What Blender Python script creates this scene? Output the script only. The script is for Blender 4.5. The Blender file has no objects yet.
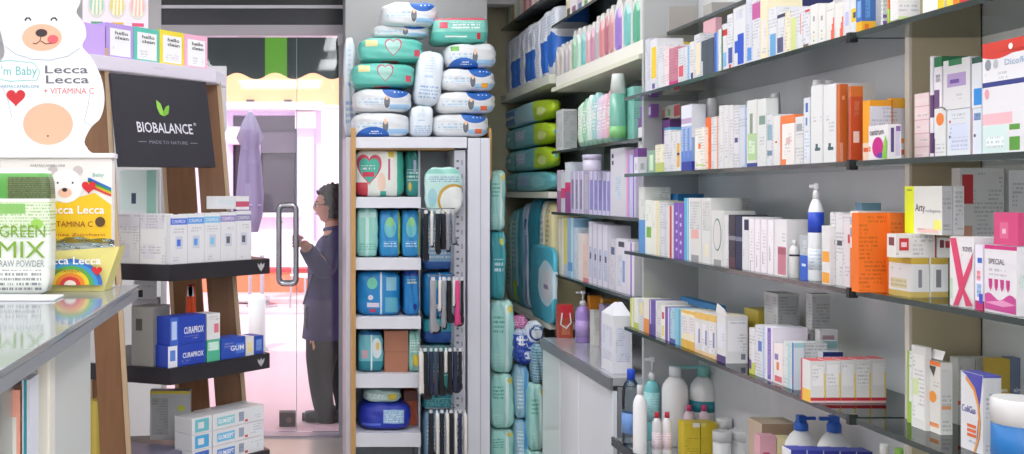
import bpy, bmesh, math, random
from mathutils import Vector, Matrix
random.seed(7)
S = bpy.context.scene
COL = S.collection
PI = math.pi
FPX, CX, CY, EYE = 1050.0, 288.0, 193.0, 1.54        # focal length and the aisle's vanishing point, in photo pixels

# ---------------- camera, world, sun, ceiling and fill lamps, exposure ----------------
cd = bpy.data.cameras.new('camera'); cam = bpy.data.objects.new('camera', cd); COL.objects.link(cam)
cam.location = (0, 0, EYE); cam.rotation_euler = (PI/2, 0, 0)
cd.sensor_width = 36; cd.lens = FPX/1024*36; cd.shift_x = (512-CX)/1024; cd.shift_y = -(227-CY)/1024
cd.clip_start = .05; cd.clip_end = 200
S.camera = cam
S.view_settings.view_transform = 'Standard'; S.view_settings.look = 'None'
S.view_settings.exposure = 0.28; S.view_settings.gamma = 1; S.view_settings.use_curve_mapping = False
W = bpy.data.worlds.new('sky'); S.world = W; W.use_nodes = True
bg = W.node_tree.nodes['Background']; bg.inputs[0].default_value = (.93, .90, 1, 1); bg.inputs[1].default_value = 1.7
sd = bpy.data.lights.new('sun', 'SUN'); sd.energy = 2.7; sd.angle = math.radians(3); sd.color = (1, .93, .88)
sun = bpy.data.objects.new('sun', sd); COL.objects.link(sun); sun.rotation_euler = (math.radians(42), 0, math.radians(-28))
LAMPS = [(-1.15, 1.0), (-1.15, 2.7), (-1.15, 4.4), (.62, 1.0), (.62, 2.7), (.62, 4.4), (.62, 5.6)]  # the farthest one is added to brighten the far shelves
for lx, ly in LAMPS:
    ad = bpy.data.lights.new('ceiling_or_fill_light', 'AREA'); ad.shape = 'RECTANGLE'; ad.size = .5; ad.size_y = 1.0
    ad.energy = 11 if lx < 0 else 9 if ly < 5 else 2.5; ad.color = (1, .985, .99)
    ao = bpy.data.objects.new('ceiling_or_fill_light', ad); COL.objects.link(ao); ao.location = (lx, ly, 3.04)
# fill lights added behind the camera to brighten the faces turned to it
for lx, ly in [(-.1, -1.2), (1.2, -1.2), (-1.5, -1.3)]:
    ad = bpy.data.lights.new('ceiling_or_fill_light', 'AREA'); ad.shape = 'RECTANGLE'; ad.size = 1.1; ad.size_y = 1.1
    ad.energy = 35 if lx > -1 else 9; ad.color = (1, .985, .99)
    ao = bpy.data.objects.new('ceiling_or_fill_light', ad); COL.objects.link(ao); ao.location = (lx, ly, 3.04)

# ---------------- colours and materials ----------------
PAL = dict(w='eef0f4', of='e6e3dc', cr='efe4c4', lg='c0c3c8', g='9a9da1', dg='55585c', k='1c1b1f', nv='242c66', bl='1f55c4', lb='7db8ea',
    sk='48a3e0', tq='3fb6c9', tl='1f8f98', aq='a5dcd6', mt='66c3ad', gn='3d9e4d', lm='b9dc3c', yl='f4cf2c', gd='c5a83c', og='ee7a22', do='c2552a',
    rd='cf2a32', pk='efb3c4', dp='c97f93', mg='c8217f', pu='7d55a8', li='cdbfe6', br='7a5136', sl='46525e', ol='8f8a2c', bc='e9d9b8',
    ws='d3d6e2', pa='f6dfe2', lv='9fa4dc', sg='8fb49c', vi='5a3fa0', gb='4b6f7d', sa='f0a890', wn='7c2f45', pg='d8efd0')
def srgb(h):
    h = TONE.get(h, h)
    return tuple((c/12.92 if c <= .04045 else ((c+.055)/1.055)**2.4) for c in (int(h[i:i+2], 16)/255 for i in (0, 2, 4)))
TONE = {}
for a in 'f0f0f0 f2f2f2 f4f4f4 f2f2f4 f0f2f6 f2f2f6 f0f0f2 efefef eeeeec eeeef0 f0f2f0 f1f1f3 f4f2f4 f2f4f4 f0f2f4 eef0f4 f2f0f4 f1efee f0eeea f4f4f2 f4f4f0 f2f2ee f6f4f6 f1f2f6 f1f1f4 eceef2 eef0f2 f0f0f4 eeecf6 f4f4ee f3f0ea f0f0ee f2f0f2 eff1f2 efeef0 f2eaee f0eef0 eeeaf4 edeef2 ecf0f6 e9ecf0 eef2f6 f0f2ee eef2f0 ecebe8'.split():
    TONE[a] = ''.join('%02x' % int(int(a[i:i+2], 16)*.935) for i in (0, 2, 4))
_M = {}
def pm(key, rough=.45, metal=0.0, emit=None, alpha=None):
    """plain material; key = palette name or hex, with a * for small print on it"""
    ck = (key, rough, metal)
    if ck in _M: return _M[ck]
    txt = key.endswith('*'); k = key.rstrip('*'); c = srgb(PAL.get(k, k))
    m = bpy.data.materials.new('surface_' + key.replace('*', '_print')); m.use_nodes = True
    nt = m.node_tree; b = nt.nodes['Principled BSDF']
    b.inputs['Base Color'].default_value = (*c, 1); b.inputs['Roughness'].default_value = rough; b.inputs['Metallic'].default_value = metal
    if txt:
        lum = .3*c[0]+.6*c[1]+.1*c[2]
        ink = tuple(x*.22 for x in c) if lum > .25 else tuple(min(1, x*.3+.6) for x in c)
        if lum > .6: ink = (.17, .18, .26)
        N = nt.nodes.new; L = nt.links.new
        uv = N('ShaderNodeUVMap'); sp = N('ShaderNodeSeparateXYZ'); L(uv.outputs[0], sp.inputs[0])
        def mth(op, a, b2=None, v=None):
            n = N('ShaderNodeMath'); n.operation = op
            if hasattr(a, 'links'): L(a, n.inputs[0])
            else: n.inputs[0].default_value = a
            if b2 is not None:
                if hasattr(b2, 'links'): L(b2, n.inputs[1])
                else: n.inputs[1].default_value = b2
            return n.outputs[0]
        row = mth('MULTIPLY', sp.outputs[1], 105.0)
        fr = mth('FRACT', row); fl = mth('FLOOR', row)
        inrow = mth('LESS_THAN', fr, .52)
        cb = N('ShaderNodeCombineXYZ'); L(mth('MULTIPLY', sp.outputs[0], 330.0), cb.inputs[0]); L(mth('MULTIPLY', fl, 3.7), cb.inputs[1])
        nz = N('ShaderNodeTexNoise'); nz.inputs['Scale'].default_value = 1; nz.inputs['Detail'].default_value = 0; L(cb.outputs[0], nz.inputs['Vector'])
        let = mth('GREATER_THAN', nz.outputs[0], .45)
        cb2 = N('ShaderNodeCombineXYZ'); L(mth('MULTIPLY', sp.outputs[0], 22.0), cb2.inputs[0]); L(mth('MULTIPLY', mth('FLOOR', mth('MULTIPLY', row, .34)), 1.9), cb2.inputs[1])
        nz2 = N('ShaderNodeTexNoise'); nz2.inputs['Scale'].default_value = 1; nz2.inputs['Detail'].default_value = 0; L(cb2.outputs[0], nz2.inputs['Vector'])
        blk = mth('GREATER_THAN', nz2.outputs[0], .5)
        mask = mth('MULTIPLY', mth('MULTIPLY', inrow, let), mth('MULTIPLY', blk, .40))
        mx = N('ShaderNodeMix'); mx.data_type = 'RGBA'; L(mask, mx.inputs[0])
        mx.inputs[6].default_value = (*c, 1); mx.inputs[7].default_value = (*ink, 1); L(mx.outputs[2], b.inputs['Base Color'])
    _M[ck] = m
    return m
def glassy(name, tint, refl_rough=.03, amount=1.0, ior=1.5):
    m = bpy.data.materials.new(name); m.use_nodes = True; nt = m.node_tree; nt.nodes.remove(nt.nodes['Principled BSDF'])
    out = nt.nodes['Material Output']; t = nt.nodes.new('ShaderNodeBsdfTransparent'); t.inputs[0].default_value = (*tint, 1)
    g = nt.nodes.new('ShaderNodeBsdfGlossy'); g.inputs['Roughness'].default_value = refl_rough; g.inputs[0].default_value = (.9*amount, .93*amount, .93*amount, 1)
    f = nt.nodes.new('ShaderNodeFresnel'); f.inputs[0].default_value = ior; mx = nt.nodes.new('ShaderNodeMixShader')
    nt.links.new(f.outputs[0], mx.inputs[0]); nt.links.new(t.outputs[0], mx.inputs[1]); nt.links.new(g.outputs[0], mx.inputs[2]); nt.links.new(mx.outputs[0], out.inputs[0])
    return m
GLASS = glassy('shelf_glass', (.93, .96, .955)); PANE = glassy('window_glass', (.96, .97, .98)); CTOP = glassy('counter_glass', (.72, .75, .77), .05, ior=1.7)
CLEAR = glassy('clear_plastic', (.86, .92, .95), .1)
EDGE = pm('36403e', .12)
def hazy(name, tint, col, fac):
    m = bpy.data.materials.new(name); m.use_nodes = True; nt = m.node_tree; nt.nodes.remove(nt.nodes['Principled BSDF'])
    t = nt.nodes.new('ShaderNodeBsdfTransparent'); t.inputs[0].default_value = (*tint, 1); d = nt.nodes.new('ShaderNodeBsdfDiffuse'); d.inputs[0].default_value = (*srgb(col), 1)
    mx = nt.nodes.new('ShaderNodeMixShader'); mx.inputs[0].default_value = fac
    nt.links.new(t.outputs[0], mx.inputs[1]); nt.links.new(d.outputs[0], mx.inputs[2]); nt.links.new(mx.outputs[0], nt.nodes['Material Output'].inputs[0]); return m
def noisy(name, c1, c2, scale, rough=.5, metal=0, stretch=(1, 1, 1), bump=0):
    m = bpy.data.materials.new(name); m.use_nodes = True; nt = m.node_tree; b = nt.nodes['Principled BSDF']
    tc = nt.nodes.new('ShaderNodeTexCoord'); mp = nt.nodes.new('ShaderNodeMapping'); mp.inputs['Scale'].default_value = stretch
    nz = nt.nodes.new('ShaderNodeTexNoise'); nz.inputs['Scale'].default_value = scale; nz.inputs['Detail'].default_value = 4
    mx = nt.nodes.new('ShaderNodeMix'); mx.data_type = 'RGBA'; mx.inputs[6].default_value = (*srgb(c1), 1); mx.inputs[7].default_value = (*srgb(c2), 1)
    nt.links.new(tc.outputs['Object'], mp.inputs[0]); nt.links.new(mp.outputs[0], nz.inputs['Vector']); nt.links.new(nz.outputs[0], mx.inputs[0]); nt.links.new(mx.outputs[2], b.inputs['Base Color'])
    b.inputs['Roughness'].default_value = rough; b.inputs['Metallic'].default_value = metal
    if bump:
        bp = nt.nodes.new('ShaderNodeBump'); bp.inputs['Strength'].default_value = bump; nt.links.new(nz.outputs[0], bp.inputs['Height']); nt.links.new(bp.outputs[0], b.inputs['Normal'])
    return m
WOOD = noisy('walnut_wood', '6d4a30', '8d6544', 6, .5, 0, (9, 9, .7)); WOODL = noisy('pale_wood_edge', 'b39a7c', 'c9b08e', 6, .5, 0, (9, 9, .7))
OAK = noisy('oak_edge', 'b58a50', 'cfa56a', 8, .5, 0, (9, 9, .7))
STEEL = noisy('brushed_back_panel', 'dadee0', 'eceef0', 2, .34, .2, (3, 3, .4)); GREYP = noisy('grey_panel', 'd0d3d2', 'dcdedd', 1.4, .4)
BEIGE = noisy('beige_divider', 'b3a688', 'c1b497', 2, .5); WHITEB = noisy('white_laminate', 'd9dce6', 'e4e6ee', 1, .4)
PLASTER = noisy('plaster', 'd6d6d8', 'e2e2e4', 2, .8); CEIL = noisy('ceiling_board', 'e2e3e6', 'ececef', 2, .9)
TILE = noisy('floor_tile', 'c9c0bb', 'd8cfca', 3, .25); BLACKM = pm('26242a', .4); METAL = pm('b9bcc4', .22, .9); DARKM = pm('4a4b50', .35, .4)

def picmat(name, base, layers, rough=.35):
    """material whose print is drawn from shapes in 0..1 face coordinates"""
    m = bpy.data.materials.new(name); m.use_nodes = True; nt = m.node_tree; b = nt.nodes['Principled BSDF']; b.inputs['Roughness'].default_value = rough
    N = nt.nodes.new; L = nt.links.new
    uv = N('ShaderNodeUVMap'); sp = N('ShaderNodeSeparateXYZ'); L(uv.outputs[0], sp.inputs[0]); U, V = sp.outputs[0], sp.outputs[1]
    def mth(op, a, b2=0.0, c=None):
        n = N('ShaderNodeMath'); n.operation = op
        for i, x in enumerate((a, b2, c)):
            if x is None: continue
            if hasattr(x, 'links'): L(x, n.inputs[i])
            else: n.inputs[i].default_value = x
        return n.outputs[0]
    cur = None; cc = (*srgb(PAL.get(base, base)), 1)
    for l in layers:
        k = l[0]
        if k == 'e' or k == 'ring':
            cx, cy, rx, ry = l[1:5]
            dx = mth('DIVIDE', mth('SUBTRACT', U, cx), rx); dy = mth('DIVIDE', mth('SUBTRACT', V, cy), ry)
            d = mth('SQRT', mth('ADD', mth('MULTIPLY', dx, dx), mth('MULTIPLY', dy, dy)))
            mk = mth('LESS_THAN', d, 1.0)
            if k == 'ring': mk = mth('MULTIPLY', mk, mth('GREATER_THAN', d, l[6]))
        elif k == 'heart':
            cx, cy, r = l[1:4]; asp = l[6]
            x = mth('DIVIDE', mth('SUBTRACT', U, cx), r); y = mth('DIVIDE', mth('SUBTRACT', V, cy), r*asp)
            y2 = mth('SUBTRACT', y, mth('MULTIPLY', mth('SQRT', mth('ABSOLUTE', x)), .75))
            mk = mth('LESS_THAN', mth('ADD', mth('MULTIPLY', x, x), mth('MULTIPLY', y2, y2)), 1.0)
        else:
            u0, v0, u1, v1 = l[1:5]
            mk = mth('MULTIPLY', mth('MULTIPLY', mth('GREATER_THAN', U, u0), mth('LESS_THAN', U, u1)), mth('MULTIPLY', mth('GREATER_THAN', V, v0), mth('LESS_THAN', V, v1)))
            if k == 't':     # rows of small print
                rows = l[6]
                rr = mth('MULTIPLY', V, float(rows)); fl = mth('FLOOR', rr)
                cb = N('ShaderNodeCombineXYZ'); L(mth('MULTIPLY', U, rows*3.0), cb.inputs[0]); L(mth('MULTIPLY', fl, 3.3), cb.inputs[1])
                nz = N('ShaderNodeTexNoise'); nz.inputs['Scale'].default_value = 1; nz.inputs['Detail'].default_value = 0; L(cb.outputs[0], nz.inputs['Vector'])
                mk = mth('MULTIPLY', mk, mth('MULTIPLY', mth('LESS_THAN', mth('FRACT', rr), .55), mth('GREATER_THAN', nz.outputs[0], .46)))
        mx = N('ShaderNodeMix'); mx.data_type = 'RGBA'; L(mk, mx.inputs[0])
        if cur is None: mx.inputs[6].default_value = cc
        else: L(cur, mx.inputs[6])
        lc = l[4] if k == 'heart' else l[5]; mx.inputs[7].default_value = (*srgb(PAL.get(lc, lc)), 1); cur = mx.outputs[2]
    if cur is not None: L(cur, b.inputs['Base Color'])
    else: b.inputs['Base Color'].default_value = cc
    return m

# ---------------- object helpers ----------------
def PX(x, Y): return (x-CX)*Y/FPX
def PZ(y, Y): return EYE+(CY-y)*Y/FPX
def tag(o, label=None, cat=None, group=None, kind=None):
    if label: o['label'] = label
    if cat: o['category'] = cat
    if group: o['group'] = group
    if kind: o['kind'] = kind
    return o
def link(name, me, parent=None, loc=(0, 0, 0), rz=0.0, smooth=False, rx=0.0, ry=0.0):
    o = bpy.data.objects.new(name, me); COL.objects.link(o); o.location = loc; o.rotation_euler = (rx, ry, rz)
    if parent: o.parent = parent
    if smooth and me:
        for p in me.polygons: p.use_smooth = True
    return o
def empty(name, loc=(0, 0, 0), rz=0.0): return link(name, None, None, loc, rz)
def mesh(name, verts, faces, mats, fm=None, uvs=None):
    me = bpy.data.meshes.new(name); me.from_pydata(verts, [], faces)
    for m in mats: me.materials.append(m)
    if fm:
        for p, i in zip(me.polygons, fm): p.material_index = i
    if uvs:
        ul = me.uv_layers.new(name='UVMap'); k = 0
        for p in me.polygons:
            for li in p.loop_indices: ul.data[li].uv = uvs[k]; k += 1
    return me
def bxm(name, x0, x1, y0, y1, z0, z1, m, parent=None, bevel=0.0, loc=(0, 0, 0), rz=0):
    bm = bmesh.new(); bmesh.ops.create_cube(bm, size=1)
    for v in bm.verts: v.co = Vector(((x0+x1)/2+v.co.x*(x1-x0), (y0+y1)/2+v.co.y*(y1-y0), (z0+z1)/2+v.co.z*(z1-z0)))
    if bevel: bmesh.ops.bevel(bm, geom=bm.edges[:], offset=bevel, segments=2, affect='EDGES', profile=.6)
    me = bpy.data.meshes.new(name); bm.to_mesh(me); bm.free(); me.materials.append(m)
    return link(name, me, parent, loc, rz)
def struct(name, *a, **k): return tag(bxm(name, *a, **k), kind='structure')
def prism(name, pts, z0, z1, m, parent=None, loc=(0, 0, 0), rz=0, bevel=0):
    n = len(pts); v = [(x, y, z0) for x, y in pts]+[(x, y, z1) for x, y in pts]
    f = [tuple(range(n-1, -1, -1)), tuple(range(n, 2*n))]+[(i, (i+1) % n, n+(i+1) % n, n+i) for i in range(n)]
    me = mesh(name, v, f, [m]); 
    bm = bmesh.new(); bm.from_mesh(me); bmesh.ops.recalc_face_normals(bm, faces=bm.faces)
    if bevel: bmesh.ops.bevel(bm, geom=bm.edges[:], offset=bevel, segments=2, affect='EDGES')
    bm.to_mesh(me); bm.free()
    return link(name, me, parent, loc, rz)
def beam(name, p, q, w, d, m, parent=None, up=(0, 1, 0)):
    """square bar from p to q"""
    p, q = Vector(p), Vector(q); a = (q-p).normalized(); u = Vector(up); s = a.cross(u).normalized(); t = s.cross(a).normalized()
    v = [tuple(c+s*i*w/2+t*j*d/2) for c in (p, q) for i, j in ((-1, -1), (1, -1), (1, 1), (-1, 1))]
    f = [(0, 1, 2, 3), (7, 6, 5, 4)]+[(i, i+4, (i+1) % 4+4, (i+1) % 4) for i in range(4)]
    me = mesh(name, v, f, [m]); bm = bmesh.new(); bm.from_mesh(me); bmesh.ops.recalc_face_normals(bm, faces=bm.faces); bmesh.ops.bevel(bm, geom=bm.edges[:], offset=min(w, d)*.08, segments=1, affect='EDGES'); bm.to_mesh(me); bm.free()
    return link(name, me, parent)
def lathe(name, prof, mats, parent=None, loc=(0, 0, 0), seg=20, sx=1.0, sy=1.0, smooth=True):
    """prof: (radius, z, material index of the ring above)"""
    v, f, fm = [], [], []
    for r, z, _ in prof:
        for i in range(seg):
            a = 2*PI*i/seg; v.append((r*math.cos(a)*sx, r*math.sin(a)*sy, z))
    for k in range(len(prof)-1):
        for i in range(seg):
            f.append((k*seg+i, k*seg+(i+1) % seg, (k+1)*seg+(i+1) % seg, (k+1)*seg+i)); fm.append(prof[k][2])
    f.append(tuple(range(seg-1, -1, -1))); fm.append(prof[0][2]); n = (len(prof)-1)*seg; f.append(tuple(n+i for i in range(seg))); fm.append(prof[-2][2])
    uv = []
    for fc in f:
        for idx in fc:
            uv.append((math.atan2(v[idx][1], v[idx][0])*.04, v[idx][2]))
    me = mesh(name, v, f, mats, fm, uv); o = link(name, me, parent, loc)
    for p in me.polygons:
        if len(p.vertices) == 4: p.use_smooth = smooth
    return o
def tube(name, pts, r, m, parent=None, cyclic=False, res=3):
    cu = bpy.data.curves.new(name, 'CURVE'); cu.dimensions = '3D'; cu.bevel_depth = r; cu.bevel_resolution = res; cu.use_fill_caps = True
    sp = cu.splines.new('POLY'); sp.points.add(len(pts)-1)
    for a, b in zip(sp.points, pts): a.co = (*b, 1)
    sp.use_cyclic_u = cyclic
    o = bpy.data.objects.new(name, cu); dg = bpy.context.evaluated_depsgraph_get(); COL.objects.link(o); dg.update()
    me = bpy.data.meshes.new_from_object(o.evaluated_get(dg)); COL.objects.unlink(o); bpy.data.objects.remove(o); me.materials.clear(); me.materials.append(m)
    return link(name, me, parent, smooth=True)
_T = {}
def letters(text, m, w, h, origin, face, parent, name='lettering', bold=.0, keep=False):
    """text stretched to w x h metres, lower-left corner at origin (parent's space); face N = towards -Y, A = towards -X"""
    key = (text, bold)
    if key not in _T:
        cu = bpy.data.curves.new('t', 'FONT'); cu.body = text; cu.offset = bold; cu.resolution_u = 2; cu.space_line = .95
        o = bpy.data.objects.new('t', cu); COL.objects.link(o); dg = bpy.context.evaluated_depsgraph_get(); dg.update()
        me = bpy.data.meshes.new_from_object(o.evaluated_get(dg)); COL.objects.unlink(o); bpy.data.objects.remove(o); bpy.data.curves.remove(cu)
        xs = [v.co.x for v in me.vertices]; ys = [v.co.y for v in me.vertices]
        for v in me.vertices: v.co = ((v.co.x-min(xs))/(max(xs)-min(xs)), (v.co.y-min(ys))/(max(ys)-min(ys)), 0)
        _T[key] = me
    me = _T[key].copy(); me.materials.clear(); me.materials.append(m)
    for v in me.vertices:
        a, b = v.co.x*w, v.co.y*h
        v.co = Vector((a, 0, b)) if face == 'N' else Vector((0, -a, b))
    return link(name, me, parent, origin)
def poly(name, pts, m, parent, face='N', y=0.0):
    """flat printed shape"""
    v = [(a, y, b) if face == 'N' else (y, -a, b) for a, b in pts]
    return link(name, mesh(name, v, [tuple(range(len(v)))], [m]), parent)
def ell(cx, cy, rx, ry, n=28, a0=0.0): return [(cx+rx*math.cos(a0+2*PI*i/n), cy+ry*math.sin(a0+2*PI*i/n)) for i in range(n)]
def heart(cx, cy, r, n=30):
    out = []
    for i in range(n):
        t = 2*PI*i/n; out.append((cx+r*math.sin(t)**3, cy+r*(.81*math.cos(t)-.31*math.cos(2*t)-.125*math.cos(3*t)-.06*math.cos(4*t))))
    return out

# ---------------- cartons ----------------
REG = []          # (object, look, place, x) -> labels are made distinct at the end
def cell_face(P0, dU, dV, w, h, base, rects, V, F, FM, UV, mi, corners, off):
    us = sorted({0.0, 1.0, *[max(0, min(1, r[0])) for r in rects], *[max(0, min(1, r[2])) for r in rects]})
    vs = sorted({0.0, 1.0, *[max(0, min(1, r[1])) for r in rects], *[max(0, min(1, r[3])) for r in rects]})
    idx = {}
    for a in us:
        for b in vs:
            if (a, b) in corners: idx[a, b] = corners[a, b]
            else:
                idx[a, b] = len(V); V.append(tuple(P0[i]+dU[i]*a*w+dV[i]*b*h for i in range(3)))
    for i in range(len(us)-1):
        for j in range(len(vs)-1):
            um, vm = (us[i]+us[i+1])/2, (vs[j]+vs[j+1])/2; c = base
            for r in rects:
                if r[0] <= um <= r[2] and r[1] <= vm <= r[3]: c = r[4]
            F.append((idx[us[i], vs[j]], idx[us[i+1], vs[j]], idx[us[i+1], vs[j+1]], idx[us[i], vs[j+1]])); FM.append(mi(c))
            for a, b in ((us[i], vs[j]), (us[i+1], vs[j]), (us[i+1], vs[j+1]), (us[i], vs[j+1])): UV.append((a*w+off[0], b*h+off[1]))
def carton_mesh(w, d, h, base, aisle=(), near=(), top=None):
    """box, base centre at the origin. near face looks to -Y (u to +X), aisle face to -X (u to -Y)"""
    V = [(-w/2, -d/2, 0), (w/2, -d/2, 0), (w/2, d/2, 0), (-w/2, d/2, 0), (-w/2, -d/2, h), (w/2, -d/2, h), (w/2, d/2, h), (-w/2, d/2, h)]
    F, FM, UV, mats = [], [], [], []
    def mi(c):
        m = pm(c)
        if m not in mats: mats.append(m)
        return mats.index(m)
    off = (random.random()*3, random.random()*3)
    cell_face(V[0], (1, 0, 0), (0, 0, 1), w, h, base, list(near), V, F, FM, UV, mi, {(0., 0.): 0, (1., 0.): 1, (1., 1.): 5, (0., 1.): 4}, off)
    cell_face(V[3], (0, -1, 0), (0, 0, 1), d, h, base, list(aisle), V, F, FM, UV, mi, {(0., 0.): 3, (1., 0.): 0, (1., 1.): 4, (0., 1.): 7}, off)
    tp = (top or base).rstrip('*')
    # lid with the slit of its tuck flap
    cell_face(V[4], (1, 0, 0), (0, 1, 0), w, d, tp, [(.04, .86, .96, .875, 'g')] if d > w else [(.86, .04, .875, .96, 'g')], V, F, FM, UV, mi, {(0., 0.): 4, (1., 0.): 5, (1., 1.): 6, (0., 1.): 7}, off)
    b = base.rstrip('*')
    for q in ((1, 2, 6, 5), (2, 3, 7, 6), (3, 2, 1, 0)):
        F.append(q); FM.append(mi(b)); UV += [(V[i][0]+V[i][1], V[i][2]) for i in q]
    return mesh('carton', V, F, mats, FM, UV)
def Bt(c, h=.25): return (0, 0, 1, h, c)
def Tp(c, h=.2): return (0, 1-h, 1, 1, c)
def Vs(c, a=.4, b=.7): return (a, 0, b, 1, c)
def Mb(c, a=.4, b=.6): return (0, a, 1, b, c)
def R(a, b, c, d, k): return (a, b, c, d, k)
ROW = dict(XF=1.36, z=1.0, place='', group='', back=1.655)
def setrow(z, place, group, XF=1.385, back=1.655): ROW.update(z=z+.0005, place=place, group=group, XF=XF, back=back)
def I(x0, xm, x1, yt, base, rects, look, near=None, dx=0.0, yb=None, cat='box', name='medicine_carton', depth=.1, top=None, place=None, rz=0.0):
    """carton on the current wall shelf: its aisle side spans photo columns x0..xm, its near end xm..x1 (x1=0: hidden)"""
    X = ROW['XF']+dx; Yf = FPX*X/(x0-CX); Yn = FPX*X/(xm-CX)
    w = (x1-xm)*Yn/FPX if x1 else depth
    w = min(w, ROW['back']-X-.004)
    z0 = ROW['z'] if yb is None else PZ(yb, Yn)
    h = max(PZ(yt, Yn)-z0, .02); d = (Yf-Yn)-min(.006, (Yf-Yn)*.07)
    me = carton_mesh(w, d, h, base, rects, near if near is not None else [(r[0], r[1], r[2], r[3], r[4]) for r in rects if r[0] == 0 and r[2] == 1], top)
    o = link(name, me, None, (X+w/2, (Yf+Yn)/2, z0), rz)
    o['category'] = cat; o['group'] = ROW['group']; REG.append((o, look, place or ROW['place'], x0))
    return o
def Fr(x0, x1, yt, Y, base, rects, look, z=None, yb=None, depth=.06, aisle=(), cat='box', name='medicine_carton', place=None, group=None, top=None, rz=0.0):
    """carton whose main face looks down the aisle towards the photographer, at distance Y"""
    w = (x1-x0)*Y/FPX; z0 = (ROW['z'] if z is None else z) if yb is None else PZ(yb, Y); h = PZ(yt, Y)-z0
    me = carton_mesh(w, depth, h, base, aisle, rects, top)
    o = link(name, me, None, ((PX(x0, Y)+PX(x1, Y))/2, Y+depth/2, z0), rz)
    o['category'] = cat; o['group'] = group or ROW['group']; REG.append((o, look, place or ROW['place'], x0))
    return o
def run(n, x0, x1, yt0, yt1, base, rects, look, **k):
    for i in range(n):
        a = x0+(x1-x0)*i/n; b = x0+(x1-x0)*(i+1)/n
        I(a, b, 0, yt0+(yt1-yt0)*i/max(1, n-1)+random.uniform(-.8, .8), base[i % len(base)] if isinstance(base, list) else base, rects[i % len(rects)] if rects and isinstance(rects[0], list) else rects, look[i % len(look)] if isinstance(look, list) else look, **k)

# ---------------- soft packs ----------------
def pack_mesh(w, h, d, m, exp=5.0, pinch=.12, axis='x', n=9, wr=.004):
    V, F, UV = [], [], []; vi = {}
    def key(p): return tuple(round(c, 5) for c in p)
    rnd = random.Random(int(w*1e4)+int(h*1e3))
    ph = [rnd.uniform(0, 6) for _ in range(6)]
    def mp(p):
        k = key(p)
        if k in vi: return vi[k]
        nn = (abs(p[0])**exp+abs(p[1])**exp+abs(p[2])**exp)**(1/exp)
        x, y, z = (c/nn for c in p)
        if axis == 'x': s = 1-pinch*abs(x)**5; y *= s; z *= s
        else: s = 1-pinch*abs(z)**5; y *= s; x *= s
        q = wr*(math.sin(7*x+ph[0]+3*z)+math.sin(11*z+ph[1]+4*x)+.6*math.sin(17*x+ph[2]-9*z))
        V.append((x*w/2+q*.3, y*d/2-q, (z+1)*h/2+q*.4)); vi[k] = len(V)-1
        return vi[k]
    st = [-1+2*i/n for i in range(n+1)]
    for ax in range(3):
        for sg in (-1, 1):
            for i in range(n):
                for j in range(n):
                    q = []
                    for a, b in ((i, j), (i+1, j), (i+1, j+1), (i, j+1)):
                        p = [0, 0, 0]; p[ax] = sg; p[(ax+1) % 3] = st[a]; p[(ax+2) % 3] = st[b]; q.append(mp(p))
                    if sg < 0: q.reverse()
                    F.append(tuple(q)); UV += [(V[t][0]/w+.5, V[t][2]/h) for t in q]
    return mesh('pack', V, F, [m], None, UV)
def pack(x0, x1, y0, y1, Y, m, look, place, name='diaper_pack', cat='pack', group='diaper packs on the white shelf unit', d=.12, axis='x', pinch=.12, exp=5., rz=0.0, ry=0.0, z=None, wr=.004):
    """soft pack facing the photographer: photo columns x0..x1, rows y0 (top)..y1"""
    w = (x1-x0)*Y/FPX; z0 = PZ(y1, Y) if z is None else z; h = PZ(y0, Y)-z0
    o = link(name, pack_mesh(w, h, d, m, exp, pinch, axis, wr=wr), None, ((PX(x0, Y)+PX(x1, Y))/2, Y+d/2, z0), rz, True, 0, ry)
    o['category'] = cat; o['group'] = group; REG.append((o, look, place, x0)); return o
def wpack(x0, x1, yt, m, look, yb=None, dx=0.0, d=.16, name='pad_pack', cat='pack', axis='z', pinch=.1, exp=6., wr=.002, zt=None):
    """soft pack on the wall shelves, facing the aisle"""
    X = ROW['XF']+dx; Yf = FPX*X/(x0-CX); Yn = FPX*X/(x1-CX); z0 = ROW['z'] if yb is None else PZ(yb, Yn)
    h = (PZ(yt, Yn) if zt is None else zt)-z0
    o = link(name, pack_mesh((Yf-Yn)*.99, h, d, m, exp, pinch, axis, wr=wr), None, (X+d/2, (Yf+Yn)/2, z0), -PI/2, True)
    o['category'] = cat; o['group'] = ROW['group']; REG.append((o, look, ROW['place'], x0)); return o

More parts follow.
